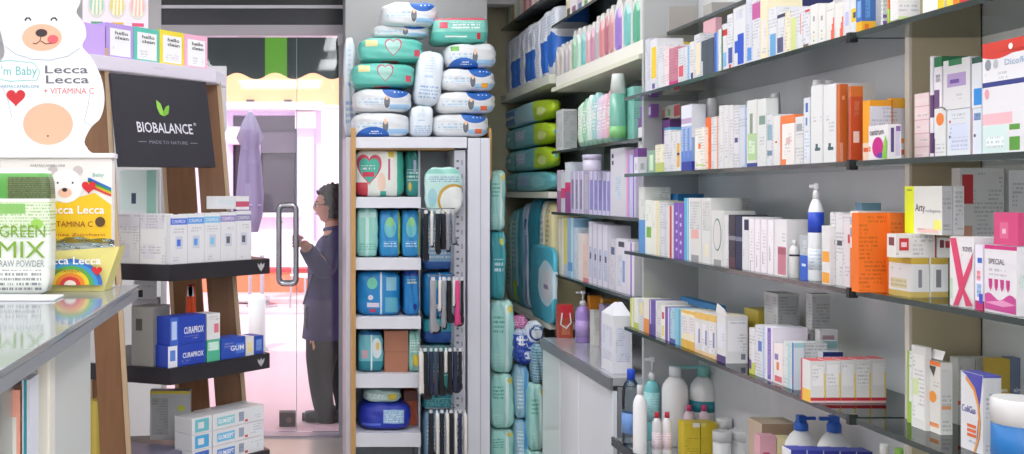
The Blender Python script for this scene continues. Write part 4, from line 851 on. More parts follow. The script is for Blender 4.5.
# far bay (C)
struct('trim_back_panel_far', 1.72, 1.73, 5.71, 7.05, 0, 3.1, pm('8f9a98', .4))
struct('trim_end_panel', 1.29, 1.72, 7.01, 7.05, 0, 3.1, noisy('khaki_panel', 'a6a184', 'b4ae90', 1, .5))
CZs = [2.63, 2.187, 1.547, .827]
for i, z in enumerate(CZs): shelf(z, BXF-.01, 1.715, 5.715, 7.0, (.012, .05, .035, .03)[i], f'{("topmost", "second", "third", "lowest")[i]} white shelf of the far bay beside the diapers', 'white_shelf' if i else 'glass_shelf', EDGE if i == 0 else pm('d9dccf', .4), GLASS if i == 0 else pm('d9dccf', .4))

# ---------- near bay, top glass shelf ----------
setrow(1.925, 'on the top glass shelf', 'medicine cartons on the top glass shelf')
I(645, 650, 0, 38, 'ws*', [], 'lilac white carton at the far end')
I(650, 657, 0, 38, 'w', [R(.2, .25, .9, .85, 'yl'), R(.3, .05, .7, .15, 'vi')], 'white carton with a yellow panel')
I(657, 664, 0, 44, 'w*', [], 'white carton right of the yellow panel')
I(664, 669, 0, 47, 'pa*', [], 'slim pale pink carton')
I(669, 678, 0, 46, 'dp*', [Bt('mg', .12)], 'dusty pink carton with magenta foot', top='yl')
I(670, 677, 0, 42, 'yl', [], 'small yellow carton peeking over the dusty pink one', dx=.12)
I(678, 684, 0, 47, 'w*', [R(.1, .2, .9, .5, 'e0566a')], 'white carton with a red lower panel')
I(684, 690, 0, 45, 'w*', [Vs('lb', .6, .9)], 'white carton with a light blue edge')
I(690, 694, 0, 41, 'of*', [R(.2, .05, .8, .2, 'nv')], 'thin white carton with a navy foot')
I(694, 701, 0, 33, 'w*', [R(.3, .1, .9, .8, 'cr')], 'taller white and cream carton')
I(701, 714, 0, 37, 'sl', [Vs('38444e', .45, .52), R(0, 0, .12, .45, 'w')], 'dark slate double carton')
I(714, 718, 0, 32, '3f62b8', [Vs('lb', .7, 1)], 'thin blue carton next to the slate one')
I(718, 723, 0, 28, 'w*', [Vs('gn', .7, 1)], 'white carton with a green edge')
I(703, 716, 722, 17, 'lg', [Tp('d6a8b4', .3), R(.2, .2, .8, .6, 'g')], 'grey and pink carton lying behind the slate one', dx=.12)
I(722, 727, 0, 23, 'w', [R(0, .75, 1, .88, 'rd'), R(.2, .1, .9, .4, 'lb')], 'white carton with a small red band')
I(727, 733, 0, 13, 'w*', [R(.2, .12, .9, .4, '3a4ca0'), R(.3, .03, .7, .1, 'rd')], 'white carton with a navy blue square')
I(733, 746, 0, 4, 'w', [R(.35, .05, .85, .55, '2452c8'), R(.1, .25, .35, .45, '2452c8'), R(.2, .8, .8, .95, 'ws*')], 'wide white carton with a big blue shape')
I(746, 752, 0, -4, 'ws*', [R(.2, .06, .9, .25, '4f94de')], 'lilac white carton with a low blue patch')
I(752, 760, 0, -12, 'w*', [R(0, .6, 1, .82, 'c05a9c')], 'tall white carton with a magenta band')
I(760, 768, 0, -10, 'cr', [R(.2, .1, .8, .6, 'of*')], 'tall cream carton')
I(768, 777, 0, 6, 'w*', [R(.2, .05, .9, .48, '6aa6d6')], 'white carton with a grey blue lower part')
I(777, 785, 0, 10, 'w*', [R(0, .86, 1, .94, '2b3350'), R(0, .08, .8, .42, '55567c')], 'white carton with dark navy top and foot')
I(785, 790, 0, 11, 'cr*', [], 'thin ivory carton')
I(790, 797, 0, 10, 'w*', [R(.1, .05, .9, .85, 'd3dd90')], 'pale green and white carton')
I(797, 803, 0, 9, 'w*', [R(.5, .4, .7, .9, 'e58a8a')], 'white carton with a thin pink streak')
I(803, 810, 0, 7, 'w*', [R(.3, .90, 1, .96, 'rd'), R(0, 0, .8, .12, 'br')], 'white carton with red corner and brown foot')
I(766, 800, 0, -2, 'br', [Tp('nv', .4)], 'brown and blue carton standing behind the row', dx=.14)
for a, b, nm in ((810, 818, 'farther'), (818, 826, 'nearer')): I(a, b, 0, 3, 'f4f4f0', [R(.35, .6, .6, .72, 'g'), R(.4, .32, .55, .36, 'ol'), R(.4, .22, .55, .26, 'yl'), R(.4, .12, .55, .16, 'gn')], f'white carton with a column of dots, {nm} of the two')
for a, b, nm in ((826, 835, 'farther'), (835, 844, 'nearer')): I(a, b, 0, 1, 'f2f2ee', [R(.55, .05, .95, .3, 'ee6a55'), R(.66, .3, .95, .45, 'ee6a55'), R(.78, .45, .95, .6, 'ee6a55'), R(.1, .75, .9, .85, 'of*')], f'white carton with a coral wedge, {nm} of the two')
I(844, 850, 0, -3, 'w', [R(.2, .3, .8, .65, 'b9bce8')], 'white carton with a lilac square')
I(850, 856, 0, -4, 'w', [R(.2, .35, 1, .7, 'f0c81c'), R(.5, .45, 1, .6, 'sl')], 'white carton with a yellow disc')
I(856, 862, 876, -14, '3f6cb4', [Bt('f3b71f', .26), R(.2, .35, .8, .7, '7fb0e4')], 'large blue carton with a yellow foot', near=[Bt('f3b71f', .26), R(.25, .3, .6, .75, '5f9adc*'), R(.2, .05, .5, .2, 'og')])
I(881, 883, 887, -5, 'w*', [], 'white carton with purple stripes', near=[R(0, .08, 1, .2, 'pu'), R(0, .3, 1, .4, 'pu')])
I(887.5, 889, 894, -8, 'lm', [Mb('og', .5, .8)], 'lime and orange edged carton', near=[Mb('og', .5, .8)])
ROW['z'] = 1.926
def near_top(x0, x1, yt, Y, *a, **k): return Fr(x0, x1, yt, Y, *a, **k)
Fr(898, 920, -45, 2.33, 'f0f0f0', [R(.05, .1, .95, .95, 'f0f0f0*'), Bt('c4d68a', .04)], 'white carton with long rows of print', z=1.926, depth=.03)
I(922, 945, 0, -50, 'f2f2ea', [R(.05, .1, .7, .95, 'f2f2ea*'), R(.7, 0, 1, .3, 'yl')], 'white carton with a yellow corner')
I(946, 958, 0, -50, 'f4d84a', [Vs('og', .6, 1)], 'yellow and orange carton')
I(959, 978, 0, -50, 'e8836a', [R(0, .0, .6, .4, 'rd'), R(.6, 0, 1, .3, 'f0c0a0')], 'coral red carton near the photo edge')

# ---------- second glass shelf ----------
setrow(1.617, 'on the second glass shelf', 'medicine cartons on the second glass shelf')
LID = lambda h: [Tp('7d4f96', h), R(.3, .15, .7, .4, 'lg')]
a1 = I(634, 638, 647, 148, 'eceaf2', LID(.35), 'purple lidded white carton, lowest of its stack', near=LID(.35))
a2 = I(638, 645, 655, 117, 'eceaf2', LID(.3), 'purple lidded white carton, middle of its stack', near=[Tp('7d4f96', .3), R(0, 0, 1, .7, 'cfccd2')], dx=.06, yb=148.5)
I(640, 651, 659, 104, 'pu', [R(.6, .2, 1, .8, 'cfc8e0')], 'purple carton at the top of its stack', near=[R(0, 0, 1, .9, '8a5aa8')], dx=.075, yb=117)
I(659, 670, 0, 117, '7a4a90', [], 'plain purple carton behind the row', dx=.13, yb=148)
I(661, 680, 0, 103, 'b8b4b0', [R(.1, .25, .2, .75, 'd05a5a'), R(.35, .25, .5, .75, '6aa86a'), R(.7, .1, 1, .9, 'c04a4a')], 'grey carton with three coloured letters', dx=.13, yb=117)
I(647, 655, 0, 150, 'sg', [R(.3, .1, .8, .8, 'pg')], 'small grey green carton')
I(655, 664, 0, 144, 'f0ecd0*', [Bt('c9d67a', .35)], 'cream carton with lime foot')
I(664, 671, 0, 127, 'w*', [Tp('4f9ec4', .06)], 'white carton with a thin blue top')
I(671, 676, 0, 131, 'f2f2f2*', [], 'plain white slim carton')
I(676, 680.5, 0, 131, 'w', [R(.2, .1, .8, .7, 'f2b632'), R(.2, .4, .8, .46, 'k')], 'white carton with a yellow orange strip')
sp_ = I(681, 692, 706, 104, 'e8ecf6', [R(0, .72, 1, .8, 'c0a8cc'), R(0, .3, 1, .68, 'a9c2e8*'), R(0, .14, 1, .3, '5f84d2'), Bt('2036a0', .14), R(.2, .2, .35, .65, '6f94dc'), R(.6, .2, .8, .65, '6f94dc')], 'tall blue shaded nasal spray carton', near=[Bt('2036a0', .14), R(0, .14, 1, .5, '8fb0e2')])
I(694.5, 705, 0, 127, 'f3efe4*', [R(.35, .5, .6, .62, 'og'), R(.1, .1, .9, .13, 'lm')], 'white carton with an orange drop', dx=-.012, depth=.05)
I(705.5, 711, 0, 117, 'f26a22', [R(.3, .55, .7, .6, 'do'), R(.3, .3, .7, .34, 'do')], 'bright orange carton', depth=.04)
I(711, 719, 0, 116, 'w*', [Vs('f29a5a', .75, .9)], 'white carton with an orange edge line', depth=.04)
for i, (a, b) in enumerate(((719, 724), (724, 729), (729, 733.5))): I(a, b, 0, 105, 'f2f2f2', [R(.2, .1, .8, .9, 'f2f2f2*'), Vs('d6d6da', .92, 1)], f'narrow white carton, {("farthest", "middle", "nearest")[i]} of a matching three')
I(733.5, 739, 0, 107, 'w*', [R(.2, .42, .8, .5, '4a4c8a')], 'white carton with a navy square at mid height')
I(739, 746, 0, 105, 'ws*', [Vs('lb', .85, 1)], 'lilac white carton with a blue edge')
I(746.5, 757, 0, 99, 'f0f2ee', [R(.1, .1, 1, .5, 'b4d49c'), R(.3, .5, .6, .8, '8a9a8a'), Bt('2e3c90', .06), R(.2, .2, .8, .4, 'pg*')], 'white carton with a pale green plant and navy foot', depth=.05)
I(757, 766.5, 0, 98, 'eef2f0', [R(.2, .62, .9, .75, '7f9c8c'), R(.2, .1, .8, .45, 'eef2f0*')], 'white carton with a grey green leaf', depth=.035)
I(766.5, 773, 0, 114, 'w*', [R(.1, .5, .9, .8, '8fb0c0'), R(.1, .2, .9, .3, '6a8aa0')], 'white carton with teal grey lines')
I(773, 780, 0, 115, 'f4f4f2', [R(.3, .45, .6, .49, 'do')], 'white carton with a small brown mark')
I(780, 795, 0, 114, 'f0ece8', [Tp('f07f42', .17), Vs('f07f42', 0, .12), R(.12, 0, .4, .12, 'f07f42'), R(.3, .2, .8, .75, 'f0ece8*'), R(.4, .42, .7, .55, 'd9b9b4')], 'white carton framed in orange')
I(795, 803.5, 0, 116, 'f0f0f0*', [R(.15, .7, .85, .85, '9aa0a8')], 'white carton with a grey stamp')
I(803.5, 810, 0, 97, 'ecf0f6', [R(.3, .78, .7, .92, '2f62b4'), R(.3, .58, .6, .7, '5f86c4'), R(.1, .1, .9, .5, 'dfe9f4*')], 'white carton with two blue squares', top='og')
for i, (a, b) in enumerate(((810.5, 823), (823, 836.5))):
    I(a, b, 0, 84-1*i, 'f2f4f4', [R(.35, .16, .8, .2, '3a5a60'), R(.4, .2, .6, .25, '3a5a60'), R(.2, .3, .9, .6, 'f2f4f4*'), Vs('d9dee2', .96, 1)], f'tall white carton with a dark teal mark, {("farther", "nearer")[i]} of two')
I(836.5, 840, 848, 84, 'c9682e', [], 'brown orange carton, farther of the tall pair', near=[R(0, 0, .4, .25, 'e0a088'), R(.3, .8, .6, .85, 'f0b080')])
I(848.5, 851, 863, 86, 'c2502a', [Tp('cc6a30', .15)], 'brown orange carton, nearer of the tall pair', near=[Tp('d0702e', .14), R(.2, .25, .7, .4, 'f0d8d0'), R(.3, .6, .7, .8, 'c86a48*')])
# beyond the joint of the shelves
I(862.5, 870, 893, 100, 'f0a428', [R(0, 0, 1, .3, 'f3d8c0'), R(.1, .15, .8, .22, 'e0643a')], 'amber edged carton with a pale printed side', dx=.015, near=[R(0, 0, 1, .9, 'dcdce6'), R(.05, .05, .95, .88, 'dcdce6*'), Vs('c8702e', .94, 1)])
I(887, 891, 905, 98, 'efb23c', [], 'amber lidded carton with orange bars', dx=.076, near=[R(0, 0, 1, .84, 'd9d9e4'), R(.05, .45, .95, .82, 'd9d9e4*'), R(.05, .28, .95, .36, 'ee9a52'), R(.05, .1, .95, .18, 'd8643a')])
ce = I(868, 889, 902, 124, 'f4f2f4', [R(.0, .25, .10, .4, 'f0905a')], 'white carton with a magenta oval and green swoosh', dx=-.013, near=[R(.2, .2, .45, .9, '55407a'), R(.55, .1, .9, .8, 'cfc6dc'), R(.6, .8, .95, .95, '8a6aa8')])
cw = ce.dimensions.y; chh = ce.dimensions.z; cx_ = -ce.dimensions.x/2
poly('oval_print', ell(-cw*.02, chh*.36, cw*.28, chh*.30), pm('c61f86', .35), ce, 'A', cx_-.0006)
poly('oval_print', ell(cw*.12, chh*.12, cw*.18, chh*.08), pm('5a35a0', .35), ce, 'A', cx_-.0011)
poly('swoosh_print', [(cw*.22, 0.002), (cw*.44, 0.002), (cw*.46, chh*.5), (cw*.38, chh*.7), (cw*.26, chh*.3)], pm('86c83c', .35), ce, 'A', cx_-.0016)
letters('centrum', pm('4a4450'), cw*.72, chh*.15, (cx_-.0007, cw*.44, chh*.72), 'A', ce, bold=.01)
for k in range(5): I(914, 929.5, 0, 92+13.7*k, 'eed6d8', [R(0, 0, 1, .06, 'cfa8b0'), R(.1, .3, .9, .6, 'f0dcde*')], f'flat pale pink carton, {("topmost", "second from the top", "middle", "fourth from the top", "lowest")[k]} of five stacked', yb=(92+13.7*(k+1)-.15 if k < 4 else None), depth=.09, dx=.07)
I(930, 933.5, 0, 56, 'e4e2ea', [R(0, .4, 1, .62, '5a3a6a'), R(0, .05, 1, .25, '5a3a6a')], 'thin carton with dark berries', dx=.06)
bs = I(934, 946, 0, 107.5, 'f2f2f2', [R(.1, .1, .9, .55, 'f2f2f2*'), R(.0, .0, .06, .4, '6a3a6a')], 'white carton with an orange drop shape', dx=.06)
bw = bs.dimensions.y; poly('drop_print', ell(bw*.02, bs.dimensions.z*.78, bw*.34, .014), pm('ee8438'), bs, 'A', -bs.dimensions.x/2-.0006)
I(946.5, 971, 0, 107.5, 'ecf0f6', [R(.05, .8, .95, .92, 'ecf0f6*'), R(.1, .15, .9, .7, 'd6dcf0*'), R(.08, .72, .16, .78, 'c04a5a'), R(.08, .4, .14, .46, '3a3a5a')], 'pale blue white carton of small print', dx=.06)
I(971.5, 982, 0, 107.5, 'dfe8f2', [Vs('d06a6a', 0, .08), R(.2, .75, .9, .9, '7a9ac8*'), R(.2, .4, .4, .46, '3a3a5a')], 'narrow pale blue carton beside the big red topped one', dx=.06)
for x0, x1, c, rs, nm in ((934, 942, 'ece9ee', [Tp('2e7a4e', .2), R(.2, .5, .8, .65, 'b9b4c4*'), R(0, 0, .7, .35, '6a4a7a')], 'white carton with a dark green flap and berries'), (942.5, 971, 'eeeef0', [R(.2, .88, .7, 1, '2e7a4e'), R(.15, .45, .85, .72, 'b09ac8'), R(.25, .52, .6, .6, '6f4fa0'), R(.3, .18, .7, .3, 'eeeef0*')], 'white carton with a lilac panel and green tab'), (971.5, 982, 'e4e8ee', [R(0, .88, 1, 1, '2e5a4e'), R(.2, .05, 1, .38, '2f8fe0')], 'white carton with a bright blue corner')):
    I(x0, x1, 0, 56, c, rs, nm, yb=107, dx=.06)
big = I(981.5, 1046, 0, 31, 'f2f2f6', [R(0, .875, 1, 1, 'cf3a2c'), R(0, .60, 1, .645, '2c3a80'), R(.05, .40, .6, .56, 'f2f2f6'), R(0, .26, .5, .36, 'f0bcc4*'), R(0, .0, .42, .25, 'd3e9e6'), R(.06, .05, .36, .15, 'e9f4f2*'), R(.45, .2, .62, .25, '5a9c3a'), R(.45, .02, .62, .14, '5a9c3a'), R(.05, .66, .5, .74, 'f2f2f6*')], 'large white carton with wavy red top and navy line', dx=0)
bgw = big.dimensions.y; bgh = big.dimensions.z; bx0 = -big.dimensions.x/2
poly('red_wave', [(-bgw/2, bgh*.875)]+[(-bgw/2+bgw*t/16, bgh*(.875-.03*math.sin(PI*t/8))) for t in range(17)]+[(bgw/2, bgh*.9), (-bgw/2, bgh*.9)], pm('cf3a2c'), big, 'A', bx0-.0004)
poly('round_emblem', ell(-bgw*.02, bgh*.935, .006, .006), pm('f6f0ee'), big, 'A', bx0-.0009); poly('grey_emblem', ell(-bgw*.40, bgh*.80, .009, .011), pm('8a929c'), big, 'A', bx0-.0006); poly('grey_emblem', ell(-bgw*.27, bgh*.80, .007, .009), pm('b0b8c0'), big, 'A', bx0-.0006)
letters('Dicoflor', pm('9cb4cc'), bgw*.42, .012, (bx0-.0007, bgw*.12, bgh*.775), 'A', big, bold=.01)
poly('pink_emblem', ell(-bgw*.42, bgh*.54, .007, .010), pm('e0a0b0'), big, 'A', bx0-.0006)
letters('SPRAY\nNASAL', pm('32303c', .5), .028, .020, (-.0155, -.0265, PZ(118, 3.5)-1.6175), 'N', sp_, bold=.03)
bottle(1.462, 3.62, 1.6175, .021, PZ(98, 3.62)-1.618, 'f4f4f4', 'white tube standing on its cap behind the orange carton', 'on the second glass shelf', style='tube', group='tubes behind the cartons')
bottle(1.485, 3.20, 1.6175, .019, PZ(93, 3.20)-1.618, 'f0f0f0', 'tall white tube standing behind the orange framed carton', 'on the second glass shelf', style='tube', group='tubes behind the cartons')
for i, x in enumerate((817, 829)): bottle(PX(x, 2.84+.0)+.0, 2.84, 1.6175, .015, PZ(80, 2.84)-1.618, 'f0f2f4', f'white tube top rising over the tall white cartons, {("farther", "nearer")[i]}', 'on the second glass shelf', style='tube', group='tubes behind the cartons')

# ---------- third glass shelf ----------
setrow(1.307, 'on the third glass shelf', 'cosmetic cartons on the third glass shelf')
I(638.5, 645, 0, 187, 'f0f2f0*', [Bt('5f9ad8', .5)], 'white carton with blue lower half')
I(645, 652, 0, 200, 'eef2ea', [R(.2, .3, .9, .5, '7cb84a'), R(.2, .6, .8, .9, 'eef2ea*')], 'white carton with a green leaf')
I(646, 657, 0, 186, 'b9bcb4', [R(0, .55, 1, .68, 'b4cc4a'), R(.2, .75, .8, .9, 'b9bcb4*')], 'grey carton with a lime band', dx=.115)
I(652, 659.5, 0, 201, 'f2f0e4', [Vs('efe4b0', .6, .9), R(.1, .5, .5, .9, 'f2f0e4*')], 'ivory striped carton')
I(660, 667, 0, 203, 'w*', [Vs('lg', .7, .8)], 'white carton below the blue capped one')
I(661, 678, 0, 194, '2f80c0', [Bt('d9ecf4', .5)], 'carton with bright blue lid behind', dx=.11)
I(667, 673.5, 0, 206, 'e8e4e0', [Vs('c8443c', .4, .75)], 'pale carton with a red stripe')
I(673.5, 684, 0, 203, '7f55b8', [Vs('9c7ad0', .45, .5), *[R(.62, .1+.16*k, .78, .16+.16*k, 'd9c8f0') for k in range(5)], *[R(.2, .14+.16*k, .36, .19+.16*k, 'd9c8f0') for k in range(5)]], 'violet carton with white dots')
I(684, 688.5, 0, 198, '5fb4dc', [Vs('a8d8ec', .7, 1)], 'thin sky blue carton')
I(688.5, 701.5, 0, 198, 'e2e2de', [R(.1, .5, .95, .95, 'd9dad8*'), R(.2, .36, .8, .5, 'ecb4ae'), R(.2, 0, .8, .1, '9a9aa0'), Vs('efefec', 0, .1)], 'grey white carton with a pink square')
I(701.5, 711, 0, 198, 'e0e2e0', [R(.1, .5, .9, .95, 'd4d6d4*'), R(.3, .1, .7, .3, 'ece6c8')], 'grey white carton right of the pink square')
I(712, 722, 0, 198, 'd9dbd9*', [], 'grey printed carton behind the ringed one', dx=.105)
rg = I(711, 724, 0, 211, 'eeeeec', [R(.2, .0, .8, .1, '9a9a9c'), R(.85, .05, .95, .9, 'd6d6d8')], 'white carton with a thin grey ring')
ym = rg.dimensions.y; zm = rg.dimensions.z
o_ = poly('ring_print', ell(0, zm*.56, ym*.33, zm*.30), pm('5f8480'), rg, 'A', -rg.dimensions.x/2-.0006); o_.name = 'ring_print'
poly('ring_centre', ell(0, zm*.56, ym*.29, zm*.27), pm('eeeeec'), rg, 'A', -rg.dimensions.x/2-.0012)
I(724, 728.5, 0, 215, 'f0f0f2*', [], 'thin white carton before the dark one')
I(728.5, 735.5, 0, 215, '3a3440', [Mb('8a8a92', .52, .6), Bt('5a3a44', .2)], 'dark maroon carton with a grey line')
I(735.5, 742, 0, 216, '262c4c', [Mb('7a7f94', .52, .6)], 'dark navy carton with a grey line')
I(742, 749, 0, 217, 'f2f2f4', [R(.3, .75, 1, .95, '2e3050'), R(0, .2, .3, .7, 'f2f2f4*')], 'white carton with a navy corner')
for i, (a, b) in enumerate(((749, 755), (755, 761), (761, 768), (768, 774.5))): I(a, b, 0, 219+i*.5, 'f4f0f4', [Vs('c9b0cc', .85, .95), R(.2, .1, .7, .8, 'f4f0f4*'), R(.2, .0+.08*i, .3, .2+.1*i, 'b090b4')], f'slender pink white carton, {("farthest", "second from farthest", "third from farthest", "nearest")[i]} of four')
I(774.5, 787, 0, 220, 'eceaec', [R(.25, .02, .95, .52, 'c98090'), R(.25, .38, .95, .5, 'a8606e'), R(.1, .6, .9, .9, 'eceaec*')], 'white carton with a dusty pink window')
bottle(PX(794.5, 2.88), 2.88, 1.3075, .014, PZ(240, 2.88)-1.308, 'f2f2f2', 'white tube with a thin black line', 'on the third glass shelf', cap='f2f2f2', style='cap', label='2b2f40', lab=(.66, .72), group='tubes on the third glass shelf', name='cream_tube')
I(790, 800, 0, 228, 'f0f2f0*', [], 'white carton behind the black lined tube', dx=.10)
I(799.5, 810, 0, 236, 'b4bcc2', [Bt('2860c8', .55), R(.3, .65, .7, .9, 'c9ced2*'), R(.2, .3, .6, .36, 'e0e8f8')], 'carton with grey top and blue base')
I(802, 815, 0, 226, 'eef0f2', [], 'plain white carton behind the grey and blue one', dx=.08)
pb = bottle(PX(816, 2.78), 2.78, 1.3075, .0195, PZ(183, 2.78)-1.308, 'f2f6fa', 'tall white pump bottle with a royal blue label', 'on the third glass shelf', cap='f4f4f6', style='pump', group='pump bottles', flat=1, headdir=-1, shoulder=.84)
lathe('blue_label', [(.0199, .128, 0), (.0199, .182, 0)], [pm('2148c0')], pb); lathe('pale_label', [(.0198, .03, 0), (.0198, .085, 0)], [pm('dfeaf4*')], pb)
I(821.5, 830, 0, 226, 'f2f2f2', [R(.05, .02, .95, .2, 'f2a63a'), R(.05, .38, .95, .56, 'f2a63a'), R(.2, .22, .8, .36, 'f2f2f2*')], 'white carton with two amber squares', depth=.06, dx=-.012)
for i, (a, b) in enumerate(((830, 835.5), (835.5, 843))): I(a, b, 0, 212+i, 'efeef0*', [R(.2, .55, .9, .62, '4a4c58')], f'white carton with a bold dark word, {("farther", "nearer")[i]}')
I(843, 850, 0, 214, 'f2eaee*', [R(.7, .6, 1, .72, 'd0303c')], 'pink white carton with a red edge mark')
I(850, 858, 0, 211, 'efe9e4', [R(0, .0, 1, .55, 'ee7c30'), R(0, .66, 1, .78, '9a9ca4'), R(0, .52, 1, .62, 'f4efe8'), R(0, .82, 1, .92, 'a8c4e0*'), R(.3, .1, .8, .16, 'f4efe8'), R(.4, .36, .65, .46, 'f4efe8')], 'orange sun cream carton with white and grey top')
Fr(858.6, 889, 213, 2.455, 'ee7420', [R(.02, .02, .98, .98, 'ee7420*')], 'large orange carton, its plain printed side in view', depth=.03, name='cosmetic_carton')
Fr(890, 908, 213, 2.44, 'ea7828', [R(.05, .05, .95, .95, 'ea7828*')], 'orange carton partly behind the red square one', depth=.05)
Fr(862, 881, 203, 2.58, '4f7488', [Tp('5f8698', .2)], 'slate blue carton at the back', depth=.03, place='behind the orange cartons on the third glass shelf', z=1.308)
# near end of the third shelf
Y3 = 2.20
I(888, 912, 930, 258, 'f0f0f0', [Tp('ccac46', .16), Bt('c8b060', .14), R(.1, .2, .8, .45, 'd6cfa4*'), R(.1, .62, .6, .72, 'f0f0f0*')], 'white carton with gold top and gold foot', near=[Tp('ccac46', .16), Bt('c8b060', .14), R(.4, .25, .6, .7, '8a8a90')])
Fr(931, 948, 258, FPX*1.385/(912-CX), 'eef0f0', [Tp('ccac46', .16), Bt('c8b060', .14), R(.3, .25, .6, .7, '8a8a90')], 'gold topped white carton, right of its wide neighbour', depth=.04, z=1.3085)
Y3 = FPX*1.385/(912-CX); g2 = PZ(258, Y3)+.0005
Fr(896, 936, 234, Y3+.005, 'f0eeea', [R(.08, .3, .32, .82, 'c8343c'), R(.13, .45, .27, .65, 'f0d0d0'), R(.40, .1, .95, .95, 'f0eeea*'), R(.0, .05, .4, .2, 'e8e4e0*'), Vs('b8323e', .97, 1)], 'flat white carton with a red square', z=g2, depth=.035, aisle=[R(.2, .5, .8, .85, '7a3a44')])
Fr(937, 951, 238, Y3+.005, 'eceae6', [R(.2, .5, .5, .9, '7a3a44'), R(.6, .5, .95, .85, 'c8343c')], 'small white carton with red corner, beside the flat one', z=g2, depth=.035)
g3 = PZ(234, Y3+.005)+.0005
z_save = ROW['z']; ROW['z'] = g3
ar = I(904, 943, 953, 186, 'f4f4ee', [R(0, 0, .26, 1, 'e4ee24'), R(.06, .9, .2, .94, 'a4b02c'), R(.35, .03, .9, .12, 'f0c8c0*'), R(.78, .1, .98, .3, 'f0f07c')], 'white carton with a bright yellow green stripe', dx=.02, near=[R(0, 0, 1, 1, 'bfc0c2'), R(.1, .1, .9, .9, 'b4b5b8*')])
ROW['z'] = z_save; dzz = 0.0
ax_, aw_, ah_ = -ar.dimensions.x/2, ar.dimensions.y, PZ(186, FPX*1.405/(943-CX))-ar.location.z
letters('Arty', pm('54545c'), aw_*.26, .022, (ax_-.0007, aw_*.20, dzz+.045), 'A', ar, bold=.005); letters('collagene', pm('a0a0a8'), aw_*.38, .010, (ax_-.0007, -aw_*.08, dzz+.046), 'A', ar)
Fr(953.8, 964, 186, FPX*1.405/(943-CX), 'd0d0d0', [R(.1, .1, .9, .9, 'c6c6c8*')], 'light grey carton side right of the yellow green stripe', z=g3, depth=.05)
bk = Fr(960, 1004, 168, 2.36, 'd9d9d6', [R(.30, .05, .97, .97, 'd6d6d4*'), R(.05, .72, .30, .95, 'c8343c'), R(.05, .1, .28, .55, 'cf9a84'), R(.1, .05, .24, .35, '5a3a34')], 'tall pale carton with a red square and a face picture', z=1.3085, depth=.03)
Fr(1009, 1040, 170, 2.36, 'ececec', [R(.1, .1, .9, .9, 'e6e6e8*')], 'white carton at the photo edge, behind the crimson one', z=1.3085, depth=.03)
vb = I(949, 974.5, 0, 238, 'f2f0f2', [R(.5, .72, .95, .84, 'f2f0f2*'), R(.02, .1, .12, .4, 'b8d8b8*')], 'white carton with a crossed pink ribbon', dx=-.01)
vw, vh, vx = vb.dimensions.y, vb.dimensions.z, -vb.dimensions.x/2
for pts in ([(-.49, .98), (-.22, .98), (.16, .30), (-.02, .10)], [(.49, .80), (.44, .58), (-.12, .01), (-.34, .01), (-.05, .30)], [(-.02, .34), (.14, .26), (.49, .04), (.20, .02)]):
    poly('ribbon_print', [(a*vw, b*vh) for a, b in pts], pm('d8446c', .35), vb, 'A', vx-.0006-.0004*len(vb.children))
letters('YOVIS', pm('6a5a66'), vw*.4, vh*.07, (vx-.0007, -vw*.04, vh*.80), 'A', vb, bold=.01)
lb_ = I(975, 983, 0, 245, 'e9e4f2', [R(.3, .72, .9, .8, '3f6cc8'), R(.2, .45, .7, .6, 'f0a0a8*'), R(.2, .2, .8, .4, '9fbfe4*'), R(0, 0, 1, .14, 'c42c6c'), R(.5, .1, 1, .25, '3f4cc0')], 'narrow lilac carton edge with blue dots', dx=-.01)
sc_ = I(983.5, 1018, 1030, 247, 'f2f0f4', [R(.1, .55, .75, .68, 'f2f0f4*'), R(0, .94, 1, 1, 'c9307c')], 'white carton with four pink drops and magenta wave', dx=-.012, near=[R(.2, .4, .8, .6, 'd2dcd8*')])
cw2, ch2, cx2 = sc_.dimensions.y, sc_.dimensions.z, -sc_.dimensions.x/2
poly('wave_print', [(-cw2*.48, ch2*.04), (cw2*.48, ch2*.02), (cw2*.48, ch2*.22)]+[(cw2*(.48-.96*t/10), ch2*(.24+.05*math.sin(t*.9))) for t in range(11)], pm('c94a94', .35), sc_, 'A', cx2-.0006)
poly('wave_print', [(-cw2*.48, ch2*.14), (cw2*.1, ch2*.10), (cw2*.48, ch2*.15), (cw2*.1, ch2*.2)], pm('e69ac4', .35), sc_, 'A', cx2-.0011)
for k in range(4): poly('drop_print', [(-cw2*.30+cw2*.18*k, ch2*.50), (-cw2*.36+cw2*.18*k, ch2*.50), (-cw2*.35+cw2*.18*k, ch2*.38), (-cw2*.30+cw2*.18*k, ch2*.32), (-cw2*.25+cw2*.18*k, ch2*.38), (-cw2*.24+cw2*.18*k, ch2*.50)], pm('c23a86', .35), sc_, 'A', cx2-.0006)
letters('SPECIAL', pm('4f4a58'), cw2*.5, ch2*.08, (cx2-.0007, cw2*.36, ch2*.72), 'A', sc_, bold=.005)
cr_ = I(993, 1019, 1040, 214, 'd04a7c', [R(.25, .2, .6, .7, 'd86a92'), R(.35, .35, .5, .5, 'f0c0d0')], 'crimson pink carton lying on top of the magenta wave one', yb=247, dx=-.005, near=[])
cr_.location.z = 1.3085+ch2+.0005

